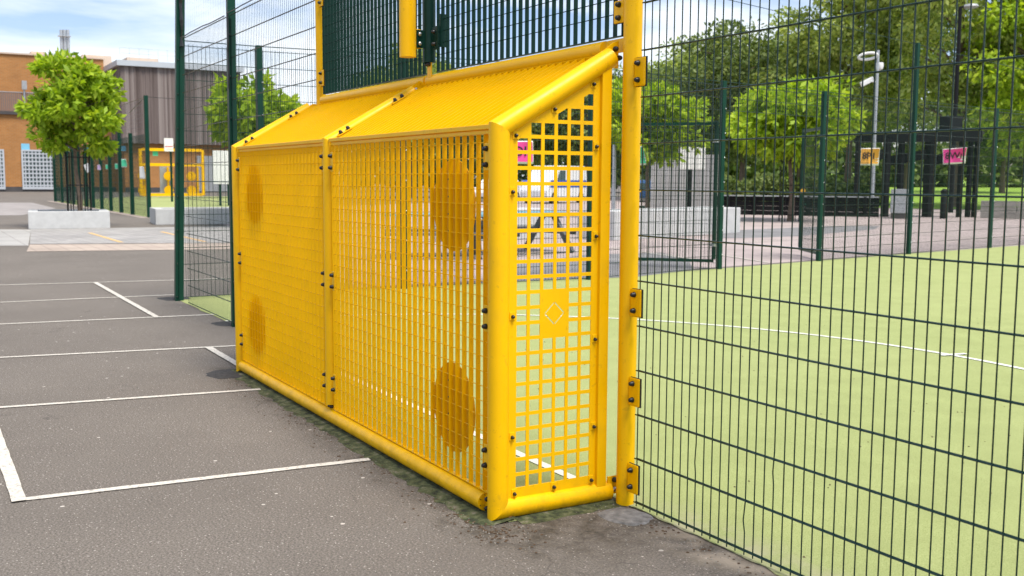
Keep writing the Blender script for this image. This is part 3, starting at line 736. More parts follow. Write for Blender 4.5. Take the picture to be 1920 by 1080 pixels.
# gate leaves
def gate(hinge, free, zt, label, latch):
    h = Vector((*hinge, 0)); f = Vector((*free, 0)); d = (f-h).normalized(); g = thing('gate_leaf', h, label, 'gate', 'double gate in the end fence')
    mb = MB(); r = .028
    for p in (h, f): mb.box((p.x, p.y, (zt+.12)/2+.06), (.05, .05, zt-.12+.05))
    mb.bar((h.x, h.y, zt+.035), (f.x, f.y, zt+.035), .05, .05).bar((h.x, h.y, .13), (f.x, f.y, .13), .05, .05); mb.build('frame', 'green_paint', g)
    mb = MB(); wires(mb, h, f, .15, int((zt-.15)/.2)+1, int((f-h).length/.05), .0027, .004, 4); o = mb.build('wire_mesh', 'green_wire', g); o['kind'] = 'stuff'
    for z in (.4, zt-.25): MB().box((h.x, h.y, z), (.09, .09, .05)).build('hinge', 'steel', g)
    pz = f - d*.10; MB().box((pz.x, pz.y, 1.02), (.16, .04, .04)).build('latch', 'green_dark', g)
    if latch: MB().tube((pz.x+.03, pz.y-.03, 1.28), (pz.x+.05, pz.y-.05, 1.28), .05, n=12).build('roundel', 'amber', g)
gl = G(1218, 487, .12); gate((-9.78, 8.93), (-10.75, 8.0), 2.38, 'open gate leaf swung back beside the first gate post', False)
gate((-10.30, 11.95), (-11.45, 12.62), 2.42, 'open gate leaf seen edge-on beside the second gate post', True)

# paper signs on the end fence
def text_obj(s, size, mat, M, parent, bend=None):
    cu = bpy.data.curves.new('lettering', 'FONT'); cu.body = s; cu.size = size; cu.align_x = 'CENTER'; cu.align_y = 'CENTER'; cu.offset = size*.012
    tmp = bpy.data.objects.new('tmp', cu); col.objects.link(tmp); bpy.context.view_layer.update()
    me = bpy.data.meshes.new_from_object(tmp.evaluated_get(bpy.context.evaluated_depsgraph_get())); bpy.data.objects.remove(tmp)
    me.materials.clear(); me.materials.append(MATS[mat])
    if bend:
        for v_ in me.vertices: q = M @ v_.co; v_.co.z += bend(q.x, q.y)
    o = bpy.data.objects.new('lettering', me); col.objects.link(o); o.parent = parent; o.matrix_local = M; return o
def paper(c, wd, ht, mat, txt, label, curl=.0, tilt=0., n=(1, -.35, 0), size=.11, grp='coloured paper notices on the end fence'):
    nn = Vector(n).normalized(); xx = Vector((0, 0, 1)).cross(nn).normalized(); yy = Vector((0, 0, 1))
    ct, st = math.cos(tilt), math.sin(tilt); x2 = xx*ct + yy*st; y2 = yy*ct - xx*st
    M = Matrix((x2, y2, nn)).transposed().to_4x4(); M.translation = Vector(c)
    t = thing('paper_notice', c, label, 'notice', grp); t.matrix_world = M
    nx, ny = 8, 6; vs = []
    for j in range(ny+1):
        for i in range(nx+1):
            u, v = i/nx-.5, j/ny-.5; z = curl*max(0, u+v*.8)**2*wd*1.5; vs.append((u*wd-curl*.12*max(0, u+v*.8)**2, v*ht, z))
    fs = [(j*(nx+1)+i, j*(nx+1)+i+1, (j+1)*(nx+1)+i+1, (j+1)*(nx+1)+i) for j in range(ny) for i in range(nx)]
    def sub(name, s, dz, mat):
        me = bpy.data.meshes.new(name); me.from_pydata([(x*s[0], y*s[1]+s[2], z+dz) for x, y, z in vs], [], fs); me.materials.append(MATS[mat])
        me.polygons.foreach_set('use_smooth', [True]*len(me.polygons))
        o = bpy.data.objects.new(name, me); col.objects.link(o); o.parent = t; return o
    o = sub('sleeve', (1, 1, 0), 0, 'paper_white'); o.modifiers.new('s', 'SOLIDIFY').thickness = .002
    sub('sheet', (.95, .86, ht*.03), .003, mat)
    if txt: text_obj(txt, size, 'ink', Matrix.Translation((-.015, ht*.03, .014)), t, lambda x, y: curl*max(0, x/wd+y/ht*.8)**2*wd*1.5)
    return t
paper((-10.37, 13.28, 1.945), .36, .33, 'paper_orange', '8P1', 'orange paper notice reading 8P on the end fence', .3, 0, (1, -.6, 0), .17)
paper((-10.84, 16.38, 2.015), .46, .33, 'paper_pink', '8Wi', 'pink paper notice reading 8Wi with a curled corner', .45, .07, (1, -.7, 0), .19)
paper((-9.0, 4.70, 1.85), .34, .32, 'paper_pink', 'DI', 'pink paper notice seen through the holes of the side plate', .1, 0, (1, -.6, 0), .19)
p = W(1204, 292, 16.6); paper(p, .13, .30, 'paper_green', '', 'green paper notice half hidden by the yellow post', .8, .05, (1, -.6, 0))

# ------------------------------------------------------------------ trees
def leaves_mesh(P, size, mat, name, seed, elong=.45, droop=.6, outward=None, fan=1):
    r = np.random.default_rng(seed); n = len(P)
    if fan > 1: P = np.repeat(P, fan, 0); outward = np.repeat(outward, fan, 0) if outward is not None else None
    n = len(P)
    d = r.normal(size=(n, 3)); 
    if outward is not None: d = d*.75 + outward
    d[:, 2] -= droop; d /= np.linalg.norm(d, axis=1, keepdims=True)
    u = r.normal(size=(n, 3)); u[:, 2] += .0; s = np.cross(d, u); s /= np.linalg.norm(s, axis=1, keepdims=True)+1e-9
    L = (size*r.uniform(.6, 1.25, n))[:, None]; w_ = L*elong*.5
    nr = np.cross(s, d)
    a = P; b1 = P + d*L*.55 + s*w_ - nr*L*.06; b2 = P + d*L*.55 - s*w_ - nr*L*.06; e = P + d*L + nr*L*-.10
    V = np.stack([a, b1, e, b2], 1).reshape(-1, 3)
    me = bpy.data.meshes.new(name); me.vertices.add(len(V)); me.vertices.foreach_set('co', V.astype(np.float32).ravel())
    me.loops.add(n*4); me.loops.foreach_set('vertex_index', np.arange(n*4, dtype=np.int32)); me.polygons.add(n)
    me.polygons.foreach_set('loop_start', np.arange(0, n*4, 4, dtype=np.int32)); me.polygons.foreach_set('loop_total', np.full(n, 4, dtype=np.int32))
    me.update(); me.validate(); me.materials.append(MATS[mat]); return me
def tree(base, h, crown_z, rx, rz, nclump, per, size, mat, seed, label, trunk_r, name='tree', clump_r=.3, fan=1, group=None, elong=.45, shape=None):
    r = np.random.default_rng(seed); base = Vector(base); t = thing(name, base, label, 'tree', group)
    C_ = []
    while len(C_) < nclump:
        p = r.normal(size=3); p /= np.linalg.norm(p); p *= r.uniform(.35, 1.0)**.6
        if shape == 'broad' and p[2] < -.75: continue
        wob = .86 + (.10 if fan > 1 else .26)*math.sin(3*math.atan2(p[1], p[0])+seed) * (1 if p[2] < .5 else .5)
        C_.append(np.array([p[0]*rx*wob, p[1]*rx*wob, crown_z+p[2]*rz]))
    C_ = np.array(C_); cr_ = clump_r*rx
    P = []; O_ = []
    for c_ in C_:
        q = r.normal(size=(per, 3)); q /= np.linalg.norm(q, axis=1, keepdims=True); q *= (r.uniform(.25, 1, per)**.45)[:, None]
        sc = cr_*r.uniform(.65, 1.25); P.append(c_ + q*np.array([sc, sc, sc*.62]))
        o_ = q*.7 + (c_-np.array([0, 0, crown_z]))/rx*.5; O_.append(o_)
    P = np.concatenate(P); O_ = np.concatenate(O_)
    me = leaves_mesh(P, size, mat, 'crown', seed, elong, .45, O_, fan)
    o = bpy.data.objects.new('crown', me); col.objects.link(o); place(o, base, t)
    mb = MB(); top = crown_z + rz*.35
    pts = [Vector((0, 0, -.05))] + [Vector((r.normal()*.03*k, r.normal()*.03*k, top*k/5)) for k in range(1, 6)]
    mb.path([p + base for p in pts], [trunk_r*1.25] + [trunk_r*(1-.16*k) for k in range(1, 6)], 9)
    mb.build('trunk', 'bark', t, True)
    lb = MB()
    for c_ in C_[::max(1, nclump//26)]:
        z0 = max(crown_z-rz*.95, min(c_[2]-.3*rz, top*.9)); k = z0/top
        a = Vector((0, 0, z0)); b_ = Vector(c_); mid = a.lerp(b_, .5) + Vector((0, 0, .06*rx))
        lb.path([a+base, mid+base, b_+base], [trunk_r*.42, trunk_r*.26, trunk_r*.08], 5)
    lb.build('branches', 'bark', t, True)
    return t
def guard(base, h, r, label):
    t = thing('tree_guard', base, label, 'tree guard', 'black bar guards round the young trees'); b0 = Vector(base)
    for k in range(10):
        a = 2*math.pi*k/10; x, y = r*math.cos(a), r*math.sin(a)
        MB().path([b0+Vector((x, y, .0)), b0+Vector((x, y, h-.1)), b0+Vector((x*1.18, y*1.18, h))], [.014]*3, 6).build('bar', 'black_metal', t)
    for z in (.25, h*.55, h-.2):
        mb = MB(); mb.path([b0+Vector((r*math.cos(2*math.pi*k/16), r*math.sin(2*math.pi*k/16), z)) for k in range(17)], [.014]*17, 5); mb.build('ring', 'black_metal', t)
tb = B(147, 30.6)
tree(tb, 5.1, 3.58, 1.42, 1.42, 70, 30, .25, 'leaf_bright', 5, 'leafy bright green young tree rising from the white planter',   .075, 'chestnut_tree', .23, 4, elong=.40)
guard(tb, 2.25, .33, 'black bar guard around the trunk above the white planter')
tb2 = B(472, 31.5)
tree(tb2, 4.5, 3.35, 1.55, 1.10, 56, 26, .30, 'leaf_bright', 9, 'round green tree seen through the fence left of the goal', .075, 'chestnut_tree', .27, 4, elong=.42)
tb3 = B(1484, 38.2)
tree(tb3, 5.2, 3.55, 2.70, 1.35, 90, 28, .32, 'leaf_bright', 13, 'spreading bright green tree behind the two gate posts', .115, 'chestnut_tree', .24, 4, elong=.42)
guard(tb3, 2.4, .42, 'black bar guard around the trunk behind the gate')
tb4 = B(1215, 41)
tree(tb4, 5.4, 3.9, 2.2, 1.8, 70, 28, .32, 'leaf_bright', 17, 'bright green tree right behind the tall yellow post', .10, 'chestnut_tree', .25, 4, elong=.42)
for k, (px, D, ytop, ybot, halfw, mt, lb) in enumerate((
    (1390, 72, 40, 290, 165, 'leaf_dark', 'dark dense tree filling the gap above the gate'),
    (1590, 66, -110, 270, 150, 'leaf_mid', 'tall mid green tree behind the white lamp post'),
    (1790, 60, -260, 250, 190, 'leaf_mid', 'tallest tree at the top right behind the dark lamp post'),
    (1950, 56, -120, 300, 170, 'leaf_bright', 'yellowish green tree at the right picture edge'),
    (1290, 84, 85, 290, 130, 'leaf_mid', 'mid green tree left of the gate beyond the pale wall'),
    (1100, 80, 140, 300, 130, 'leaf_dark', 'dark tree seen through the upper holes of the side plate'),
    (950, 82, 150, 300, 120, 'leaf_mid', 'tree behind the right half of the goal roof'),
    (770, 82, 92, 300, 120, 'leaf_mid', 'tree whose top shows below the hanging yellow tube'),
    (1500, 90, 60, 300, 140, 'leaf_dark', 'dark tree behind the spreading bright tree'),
    (1700, 84, -60, 290, 150, 'leaf_dark', 'dark tree behind the entrance canopy'),  # drawn in the darkest of the leaf colours
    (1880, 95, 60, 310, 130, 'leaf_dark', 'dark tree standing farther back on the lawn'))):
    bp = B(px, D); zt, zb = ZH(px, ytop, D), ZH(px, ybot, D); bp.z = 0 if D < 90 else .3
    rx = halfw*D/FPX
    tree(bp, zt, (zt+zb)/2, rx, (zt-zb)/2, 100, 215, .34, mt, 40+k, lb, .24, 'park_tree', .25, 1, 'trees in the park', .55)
# far tree line that closes the view
r = np.random.default_rng(3); n = 26000; P = []
pxs = r.uniform(620, 2150, n); Ds = r.uniform(118, 128, n)
hh = 6.2 + 1.8*np.sin(pxs/47.) + 1.1*np.sin(pxs/17.+1)
zz = r.uniform(0, 1, n)**.8*hh
P = np.array([[*(B(a, b_)[:2]), z+.8] for a, b_, z in zip(pxs, Ds, zz)])
me = leaves_mesh(P, .95, 'leaf_dark', 'far_treeline', 77, .6, .3); o = bpy.data.objects.new('far_treeline', me); col.objects.link(o); meta(o, 'dark band of distant trees closing the park', 'tree line', kind='stuff')
# hedge behind the pale wall and canopy
n = 12000; pxs = r.uniform(1350, 1660, n); P = np.array([[*(B(a, 62+b_)[:2]), z] for a, b_, z in zip(pxs, r.uniform(0, 3, n), r.uniform(.02, 1.9, n)*(.85+.15*np.sin(pxs/15.)))])
me = leaves_mesh(P, .32, 'leaf_dark', 'hedge', 78, .6, .3); o = bpy.data.objects.new('hedge', me); col.objects.link(o); meta(o, 'clipped dark hedge behind the black low wall', 'hedge', kind='stuff')

# ------------------------------------------------------------------ planters
def planter(c, L, dp, h, ang, label, trough=True):
    t = thing('white_planter', (c.x, c.y, 0), label, 'planter', 'white concrete planters')
    M = Matrix.Translation((c.x, c.y, 0)) @ Matrix.Rotation(ang, 4, 'Z')
    if trough:
        mb = MB().box((-dp/2+.11, 0, h/2), (.22, L, h)).box((.02, -L/2+.13, h/2), (dp-.26, .26, h+.006)).box((.02, L/2-.13, h/2), (dp-.26, .26, h+.006)).box((dp/2-.11, 0, h/2), (.22, L, h))
        mb.xf(M).build('concrete_shell', 'concrete_white', t, bevel=.018)
        MB().box((0, 0, h/2-.05), (dp-.44, L-.52, h-.1)).xf(M).build('soil', 'plinth', t)
    else:
        MB().box((0, 0, h/2), (dp, L, h)).xf(M).build('concrete_shell', 'concrete_white', t, bevel=.02)
ang = 0.0
c0 = G(57, 430); c1 = G(210, 428); cc = (c0+c1)/2; v = c1-c0; ang = math.atan2(-v.x, v.y)
planter(cc + Vector((-.95, .05, 0)), v.length, 1.9, .50, ang, 'white concrete planter around the leafy tree on the left')
c0 = G(292, 422); c1 = c0 + v*1.35; cc = (c0+c1)/2
planter(cc + Vector((-.95, .1, 0)), v.length*1.35, 1.9, .50, ang, 'white concrete planter seen through the corner fence')
c0 = G(1102, 452); c1 = G(1346, 437); cc = (c0+c1)/2; v2 = c1-c0; a2 = math.atan2(-v2.x, v2.y)
planter(cc + Vector((-.4, .5, 0)), v2.length, 1.2, .72, a2, 'white concrete bench block behind the open gate leaf', False)
c0 = G(830, 462); c1 = G(1010, 452); cc = (c0+c1)/2; v2 = c1-c0; a2 = math.atan2(-v2.x, v2.y)
planter(cc + Vector((-1.6, .9, 0)), v2.length, 1.0, .75, a2, 'white concrete block behind the picnic table', False)

# picnic table
def picnic(c, ang, label):
    t = thing('picnic_table', c, label, 'table'); M = Matrix.Translation(c) @ Matrix.Rotation(ang, 4, 'Z')
    for k in range(4): MB().box((0, -.285+k*.19, .80), (2.0, .18, .045)).xf(M).build('top_board', 'table_blue', t)
    for s in (-1, 1): MB().box((0, s*.72, .47), (2.0, .27, .05)).xf(M).build('seat_board', 'table_grey', t)
    for x in (-.75, .75):
        for s in (-1, 1): MB().bar((x, s*.72, .02), (x, s*.14, .775), .10, .08, (1, 0, 0)).xf(M).build('leg', 'table_grey', t)
        MB().box((x+.06, 0, .42), (.05, 1.5, .09)).xf(M).build('cross_beam', 'table_grey', t)
        MB().box((x, 0, .74), (.08, .8, .07)).xf(M).build('top_bearer', 'table_grey', t)
q = G(985, 476); picnic(Vector((q.x-.35, q.y+.1, 0)), R_(100), 'grey picnic table with blue top seen through the side plate')
q = G(838, 486); picnic(Vector((q.x-.6, q.y+.1, 0)), R_(66), 'grey picnic table glimpsed between the front grating bars')

# ------------------------------------------------------------------ second court on the left
cf = thing('mesh_fence', (-50, 5, 0), 'row of green posts and mesh around the second court', 'fence')
hs = {279: 4.45, 248: 3.2, 227: 3.55, 208: 3.2, 191: 3.2, 175: 3.5, 163: 3.2, 150: 3.2, 138: 3.2, 128: 3.2, 117: 3.2, 104: 3.9}
pxx = [279, 248, 227, 208, 191, 175, 163, 150, 138, 128, 117, 104]; PP = []
for px in pxx:
    d_ = ray(px, 380); tt = (4.95-CAM.y)/d_.y; x = (CAM+d_*tt).x; PP.append(x)
    MB().box((x, 4.95, hs[px]/2), (.14, .14, hs[px])).build('post', 'green_paint', cf)
for a, b_ in zip(PP[:-1], PP[1:]):
    mb = MB(); n = int(abs(b_-a)/.07)
    wires(mb, (a, 4.95, 0), (b_, 4.95, 0), .05, 16, n, .004, .005, 3, False); o = mb.build('wire_mesh', 'green_dark', cf); o['kind'] = 'stuff'
mb = MB(); wires(mb, (PP[0], 4.95, 0), (PP[0]-1, 22, 0), .05, 3, 30, .004, .005, 3, False)
a = Vector((PP[0], 4.95, 4.4)); mb = MB(); mb.tube(a, (PP[1], 4.95, 4.0), .012, n=4).tube(a, (PP[0]-8, 30, 4.4), .012, n=4).tube(a, (-60, 4.95, 4.3), .012, n=4); mb.build('net_cable', 'black_plastic', cf)
cn = thing('ball_net', (-50, 4.9, 3.2), 'dark net hung above the second court fence', 'net')
mb = MB()
for k in range(90): x = PP[0]-k*.30; mb.tube((x, 4.93, 3.2), (x, 4.93, 4.35), .004, n=3, cap=False)
for k in range(8): mb.tube((PP[0], 4.93, 3.2+k*.16), (PP[0]-27, 4.93, 3.2+k*.16), .004, n=3, cap=False)
o = mb.build('netting', 'black_plastic', cn); o['kind'] = 'stuff'
for px, py, mt, sz, lb in ((165, 315, 'paper_white', .36, 'white paper hanging askew right of the planter tree'), (186, 314, 'paper_lilac', .20, 'lilac paper on the second court fence'), (201, 313, 'paper_green', .17, 'first green paper on the second court fence'), (219, 312, 'paper_green', .19, 'second green paper on the second court fence'), (233, 306, 'paper_green', .28, 'largest green paper on the second court fence'), (267, 324, 'paper_white', .24, 'tall narrow white paper beside the yellow far goal')):
    d_ = ray(px, py); q = CAM + d_*((4.86-CAM.y)/d_.y)
    paper(q, sz*(.85 if px != 267 else .9), sz*(1.15 if px != 267 else 1.9), mt, '', lb, .2, .35 if px == 165 else 0., (.8, -.6, 0), grp='papers on the second court fence')
# far yellow goal with round targets
FX = -74.
def FO(px, py): d_ = ray(px, py); return CAM + d_*((FX-CAM.x)/d_.x)
fg = thing('football_goal', (FX, FO(320, 360).y, 0), 'small far yellow goal frame with round targets on the second court', 'goal')
def fy(px): return FO(px, 330).y
def fz(py): return FO(320, py).z
y0, y1 = fy(264), fy(381); 
for y in (y0, y1): MB().box((FX, y, fz(280)/2+.1), (.2, .2, fz(280)-.2)).build('post', 'yellow', fg)
for z in (fz(281), fz(309), .25): MB().box((FX, (y0+y1)/2, z), (.17, y1-y0-.2, .2)).build('crossbar', 'yellow', fg)
for y in (fy(276), fy(320), fy(376)): MB().box((FX-.9, y, fz(309)/2), (.14, .14, fz(309)-.3)).build('stay', 'yellow', fg)
for y in (fy(271), fy(320), fy(363)):
    for py in (330, 357): MB().tube((FX-.75, y, fz(py)), (FX-.70, y, fz(py)), .34, n=20).build('target_disc', 'yellow', fg)
MB().box((FX-1.0, fy(315), fz(338)), (.05, fy(330)-fy(310), fz(313)-fz(365))).build('back_board', 'grey_metal', fg)
MB().box((FX-.1, fy(293), fz(288)), (.05, fy(298)-fy(288), .35)).build('sign_plate', 'paper_green', fg)
# basketball backboard
bx = -62.
def BO(px, py, X=bx): d_ = ray(px, py); return CAM + d_*((X-CAM.x)/d_.x)
bb = thing('basketball_hoop', (bx, BO(322, 300).y, 0), 'white basketball backboard on a green pole over the far goal', 'backboard')
a, b_ = BO(307.5, 259), BO(325, 284)
MB().box((bx, (a.y+b_.y)/2, (a.z+b_.z)/2), (.06, b_.y-a.y, a.z-b_.z)).build('backboard', 'paper_white', bb)
MB().box((bx+.035, (a.y+b_.y)/2, (a.z+b_.z)/2-.1), (.01, .45, .05)).build('target_mark', 'red_lens', bb)
MB().lathe([(.20, 0), (.215, 0), (.215, .02), (.20, .02)], 16, c=(bx+.35, (a.y+b_.y)/2, b_.z+.12)).build('hoop_ring', 'amber', bb)
MB().tube((bx-.25, b_.y-.1, 0), (bx-.25, b_.y-.1, a.z-.2), .07, n=8).build('pole', 'green_paint', bb)
# white notice board behind the fence
nb0, nb1 = BO(399, 282, -52), BO(436, 345, -52)
nb = thing('notice_board', (-52, (nb0.y+nb1.y)/2, 0), 'large white notice board on dark legs behind the corner fence', 'notice board')
MB().box((-52, (nb0.y+nb1.y)/2, (nb0.z+nb1.z)/2), (.08, nb1.y-nb0.y, nb0.z-nb1.z)).build('panel', 'paper_white', nb)
for f in (.35, .8): MB().box((-52.07, nb0.y+(nb1.y-nb0.y)*f, nb0.z/2), (.05, .12, nb0.z)).build('leg', 'green_dark', nb)

# ------------------------------------------------------------------ school buildings (left, far)
X0 = -110.
def FB(px, py, X=X0): d_ = ray(px, py); return CAM + d_*((X-CAM.x)/d_.x)
bld = thing('brick_building', (X0-6, 0, 0), 'orange brick school building with railing and lattice windows on the left', 'building')
ztop = FB(0, 97).z; ye = FB(228, 200).y
MB().span((X0-14, -40, 0), (X0, FB(236, 300).y, FB(0, 212).z)).build('lower_wall', 'brick_orange', bld)
MB().span((X0-14, -40, FB(0, 212).z+.02), (X0-1.6, FB(200, 150).y, ztop)).build('upper_wall', 'brick_orange', bld)
MB().span((X0-14.2, -40, ztop), (X0-1.45, FB(200, 150).y+.1, ztop+.16)).build('coping', 'cream_render', bld)
MB().span((X0+.003, -40, 0), (X0+.06, FB(236, 300).y, .5)).build('plinth', 'plinth', bld)
MB().span((X0-.1, -40, FB(0, 214).z), (X0+.25, FB(100, 214).y, FB(0, 210).z+.1)).build('balcony_edge', 'plinth', bld)
rl = MB().span((X0+.02, -20, FB(0, 171).z-.06), (X0+.10, FB(75, 171).y, FB(0, 171).z)).build('railing', 'galv', bld)
sl_ = MB().span((0, -.065, 0), (.03, .065, FB(0, 172).z-FB(0, 211).z)).mesh('slat', 'timber')
for k in range(36): inst('slat', sl_, (X0+.03, FB(68, 190).y-.05-k*.18, FB(0, 211).z), rl)
# lamp on a stalk beside the railing
MB().box((X0+.2, FB(45, 160).y, FB(45, 160).z), (.35, .45, .85)).build('floodlight', 'grey_metal', bld)
MB().tube((X0+.2, FB(45, 170).y, FB(45, 210).z), (X0+.2, FB(45, 170).y, FB(45, 166).z), .09, n=8).build('lamp_stalk', 'galv', bld)
def lattice(y0, y1, z0, z1, nx, nz):
    wv = MB().span((X0+.01, y0, z0), (X0+.05, y1, z1)).build('window', 'glass_dark', bld)
    fr = MB(); e = .16
    fr.span((X0+.06, y0, z0), (X0+.16, y0+e, z1)).span((X0+.06, y1-e, z0), (X0+.16, y1, z1)).span((X0+.06, y0+e, z0), (X0+.16, y1-e, z0+e*1.6)).span((X0+.06, y0+e, z1-e), (X0+.16, y1-e, z1))
    fr.build('frame', 'roof_grey', wv)
    la = MB()
    for k in range(1, nx): y = y0+(y1-y0)*k/nx; la.span((X0+.06, y-.055, z0+e*1.6), (X0+.13, y+.055, z1-e))
    for k in range(1, nz): z = z0+(z1-z0)*k/nz; la.span((X0+.075, y0+e, z-.065), (X0+.145, y1-e, z+.065))
    la.build('lattice', 'roof_grey', wv)
lattice(FB(40, 300).y, FB(101, 300).y, FB(70, 355).z, FB(70, 281).z, 9, 10)
lattice(FB(-60, 300).y, FB(8, 300).y, FB(0, 355).z, FB(0, 280).z, 9, 10)
MB().box((X0+.05, FB(47.5, 275).y, FB(47, 275).z), (.06, .75, .6)).build('blue_sign', 'paper_blue', bld)
# timber clad block
X1 = -104.
tbk = thing('timber_building', (X1-8, FB(330, 300, X1).y, 0), 'dark timber clad school block above a brick ground floor', 'building')
ya, yb = FB(228, 200, X1).y, FB(452, 200, X1).y; zc0, zc1 = FB(250, 268, X1).z, FB(300, 127, X1).z
MB().span((X1-20, ya+.2, 0), (X1-.6, yb-.2, zc0)).build('brick_base', 'brick_orange', tbk)
MB().span((X1-20, ya+.12, zc0), (X1-.15, yb-.12, zc1)).build('core_wall', 'timber', tbk)
MB().span((X1-.59, ya+.2, 0), (X1-.53, yb-.2, .5)).build('plinth', 'plinth', tbk)
random.seed(8)
bmesh_ = MB(); y = ya
while y < yb: wd = random.uniform(.14, .22); bmesh_.span((X1-.148, y, zc0-random.uniform(0, .05)), (X1+random.uniform(-.08, .03), y+wd*.95, zc1-.002)); y += wd
o = bmesh_.build('cladding_boards', 'timber', tbk); o['kind'] = 'stuff'
bmesh_ = MB(); x = X1-.2
while x > X1-20: wd = random.uniform(.14, .22); bmesh_.span((x-wd*.95, ya-random.uniform(0, .08), zc0), (x, ya+.118, zc1-.002)); x -= wd
o = bmesh_.build('cladding_boards', 'timber', tbk); o['kind'] = 'stuff'
MB().span((X1-20.3, ya-.35, zc1), (X1+.3, yb+.3, zc1+.52)).build('roof_fascia', 'roof_grey', tbk)
for px0, px1, py0, hb in ((-1, 0, 0, 0),): pass
for a_, b_, yt in ((155, 209, 102), (238, 297, 107), (58, 86, 96)):
    p0, p1 = FB(a_, yt, X1-9), FB(b_, yt, X1-9)
    MB().span((X1-12, p0.y, zc1+.6 if a_ > 100 else ztop-.5), (X1-9, p1.y, p0.z)).build('roof_plant_box', 'cream_render', tbk if a_ > 100 else bld)
rp = MB()
for k in range(14): q = ya + (yb-ya)*k/13; rp.tube((X1-.1, q, zc1+.6), (X1-.1, q, zc1+1.75), .014, n=4)
rp.tube((X1-.1, ya, zc1+1.72), (X1-.1, yb, zc1+1.72), .014, n=4).tube((X1-.1, ya, zc1+1.2), (X1-.1, yb, zc1+1.2), .012, n=4)
rp.build('roof_rail', 'galv', tbk)
for a_ in (114.5, 120.5, 127):
    p0 = FB(a_, 56, X1-12); MB().tube((X1-12, p0.y, ztop-1), (X1-12, p0.y, p0.z), .16, n=10).build('flue', 'galv', bld, True)
p0 = FB(120, 57, X1-12); MB().box((X1-12, p0.y, p0.z-.6), (.8, 1.2, .08)).build('flue_collar', 'galv', bld)
# door block and blue signs low on the brick base
MB().box((X1-.5, FB(400, 320, X1).y, 1.9), (.1, 3.0, 3.6)).build('door', 'grey_metal', tbk)
for px in (125, 140, 181, 233): q = FB(px, 278, X1+.2); MB().box((X0+.3 if px < 200 else X1-.5, q.y, q.z), (.05, .55, .5)).build('blue_sign', 'paper_blue', tbk if px > 200 else bld)

# ------------------------------------------------------------------ right-hand yard: walls, canopy, lamps, vehicles
wl = thing('pale_hoarding', B(1285, 55), 'pale ribbed metal wall behind the open gate leaf', 'wall')
a, b_ = B(1222, 57), B(1348, 53.5); zt = ZH(1285, 291, 55); dv = (b_-a).normalized(); L = (b_-a).length; n = 18
for k in range(n):
    p0 = a + dv*L*k/n; p1 = a + dv*L*(k+.86)/n; MB().bar(p0+Vector((0, 0, zt/2)), p1+Vector((0, 0, zt/2)), .08 if k % 2 else .12, zt).build('panel', 'hoarding', wl)
nrm = Vector((dv.y, -dv.x, 0))
MB().bar(a+Vector((0, 0, zt-.05))-nrm*.12, b_+Vector((0, 0, zt-.05))-nrm*.12, .1, .12).build('rail', 'hoarding', wl)
q = B(1296, 45); sgn = thing('notice_board', q, 'white notice board on a dark post in front of the pale wall', 'notice board')
MB().box((q.x, q.y, ZH(1296, 297, 45)), (.09, 1.15, .95), Matrix.Rotation(R_(-30), 3, 'Z')).build('panel', 'paper_white', sgn, bevel=.02)
MB().tube((q.x-.1, q.y, 0), (q.x-.1, q.y, 2.2), .10, n=8).build('post', 'black_metal', sgn)
lw = thing('low_timber_wall', B(1500, 44), 'low black timber retaining wall below the trees', 'wall')
a, b_ = B(1342, 46), B(1650, 43.2); zt = .82
for k in range(4): MB().bar(a+Vector((0, 0, .1+k*.2)), b_+Vector((0, 0, .1+k*.2)), .12+.008*(k % 2), .19).build('plank', 'black_wood', lw)
MB().bar(a+Vector((0, 0, .83)), b_+Vector((0, 0, .83)), .30, .045).build('cap_rail', 'galv', lw)
for k in range(6): q = a.lerp(b_, (k+.5)/6); MB().box((q.x+.1, q.y-.08, .42), (.12, .12, .84)).build('stay', 'black_metal', lw)
# entrance canopy: black posts and beams
en = thing('entrance_canopy', B(1740, 43), 'black metal entrance canopy with posts in front of the lawn', 'canopy')
zt = ZH(1740, 246, 43); a, b_ = B(1600, 44.4), B(1838, 42.2)
MB().bar(a+Vector((0, 0, zt-.22)), b_+Vector((0, 0, zt-.22)), .35, .44).build('beam', 'black_metal', en)
MB().bar(a+Vector((-.6, .9, zt-.05)), b_+Vector((-.6, .9, zt-.05)), 1.5, .08).build('roof_sheet', 'black_metal', en)
for px, wd in ((1607, .16), (1661, .22), (1688, .20), (1741, .30), (1800, .14), (1817, .16), (1829, .16)):
    q = B(px, 43.6); MB().box((q.x, q.y, (zt-.3)/2), (wd, wd, zt-.3)).build('post', 'black_metal', en)
q = B(1778, 43); MB().box((q.x, q.y, ZH(1778, 236, 43)), (.5, .8, .75)).build('equipment_box', 'black_metal', en)
for px0, px1 in ((1608, 1655), (1668, 1735), (1745, 1795)):
    MB().bar(B(px0, 43.9)+Vector((0, 0, 2.35)), B(px1, 43.6)+Vector((0, 0, 2.62)), .10, .40).build('infill_panel', 'black_wood', en)
q = B(1772, 41.8); bo = thing('bollard', q, 'stout black bollard in front of the entrance canopy', 'bollard')
MB().lathe([(.14, 0), (.14, .95), (.11, 1.0), (.15, 1.02), (.15, 1.12), (.06, 1.2)], 12, c=q).build('shaft', 'black_metal', bo, True)
q = B(1692, 42); cb = thing('grey_cabinet', q, 'light grey utility cabinet under the entrance canopy', 'cabinet')
MB().box((q.x, q.y, .70), (.6, 1.35, .95), Matrix.Rotation(R_(30), 3, 'Z')).build('body', 'galv', cb, bevel=.02)
MB().box((q.x, q.y, .12), (.55, 1.3, .22), Matrix.Rotation(R_(30), 3, 'Z')).build('base', 'plinth', cb)
sw = thing('stone_wall', B(1900, 42), 'low grey stone wall at the right picture edge', 'wall')
a, b_ = B(1842, 43), B(2060, 41)
random.seed(12); dv = (b_-a).normalized(); L = (b_-a).length
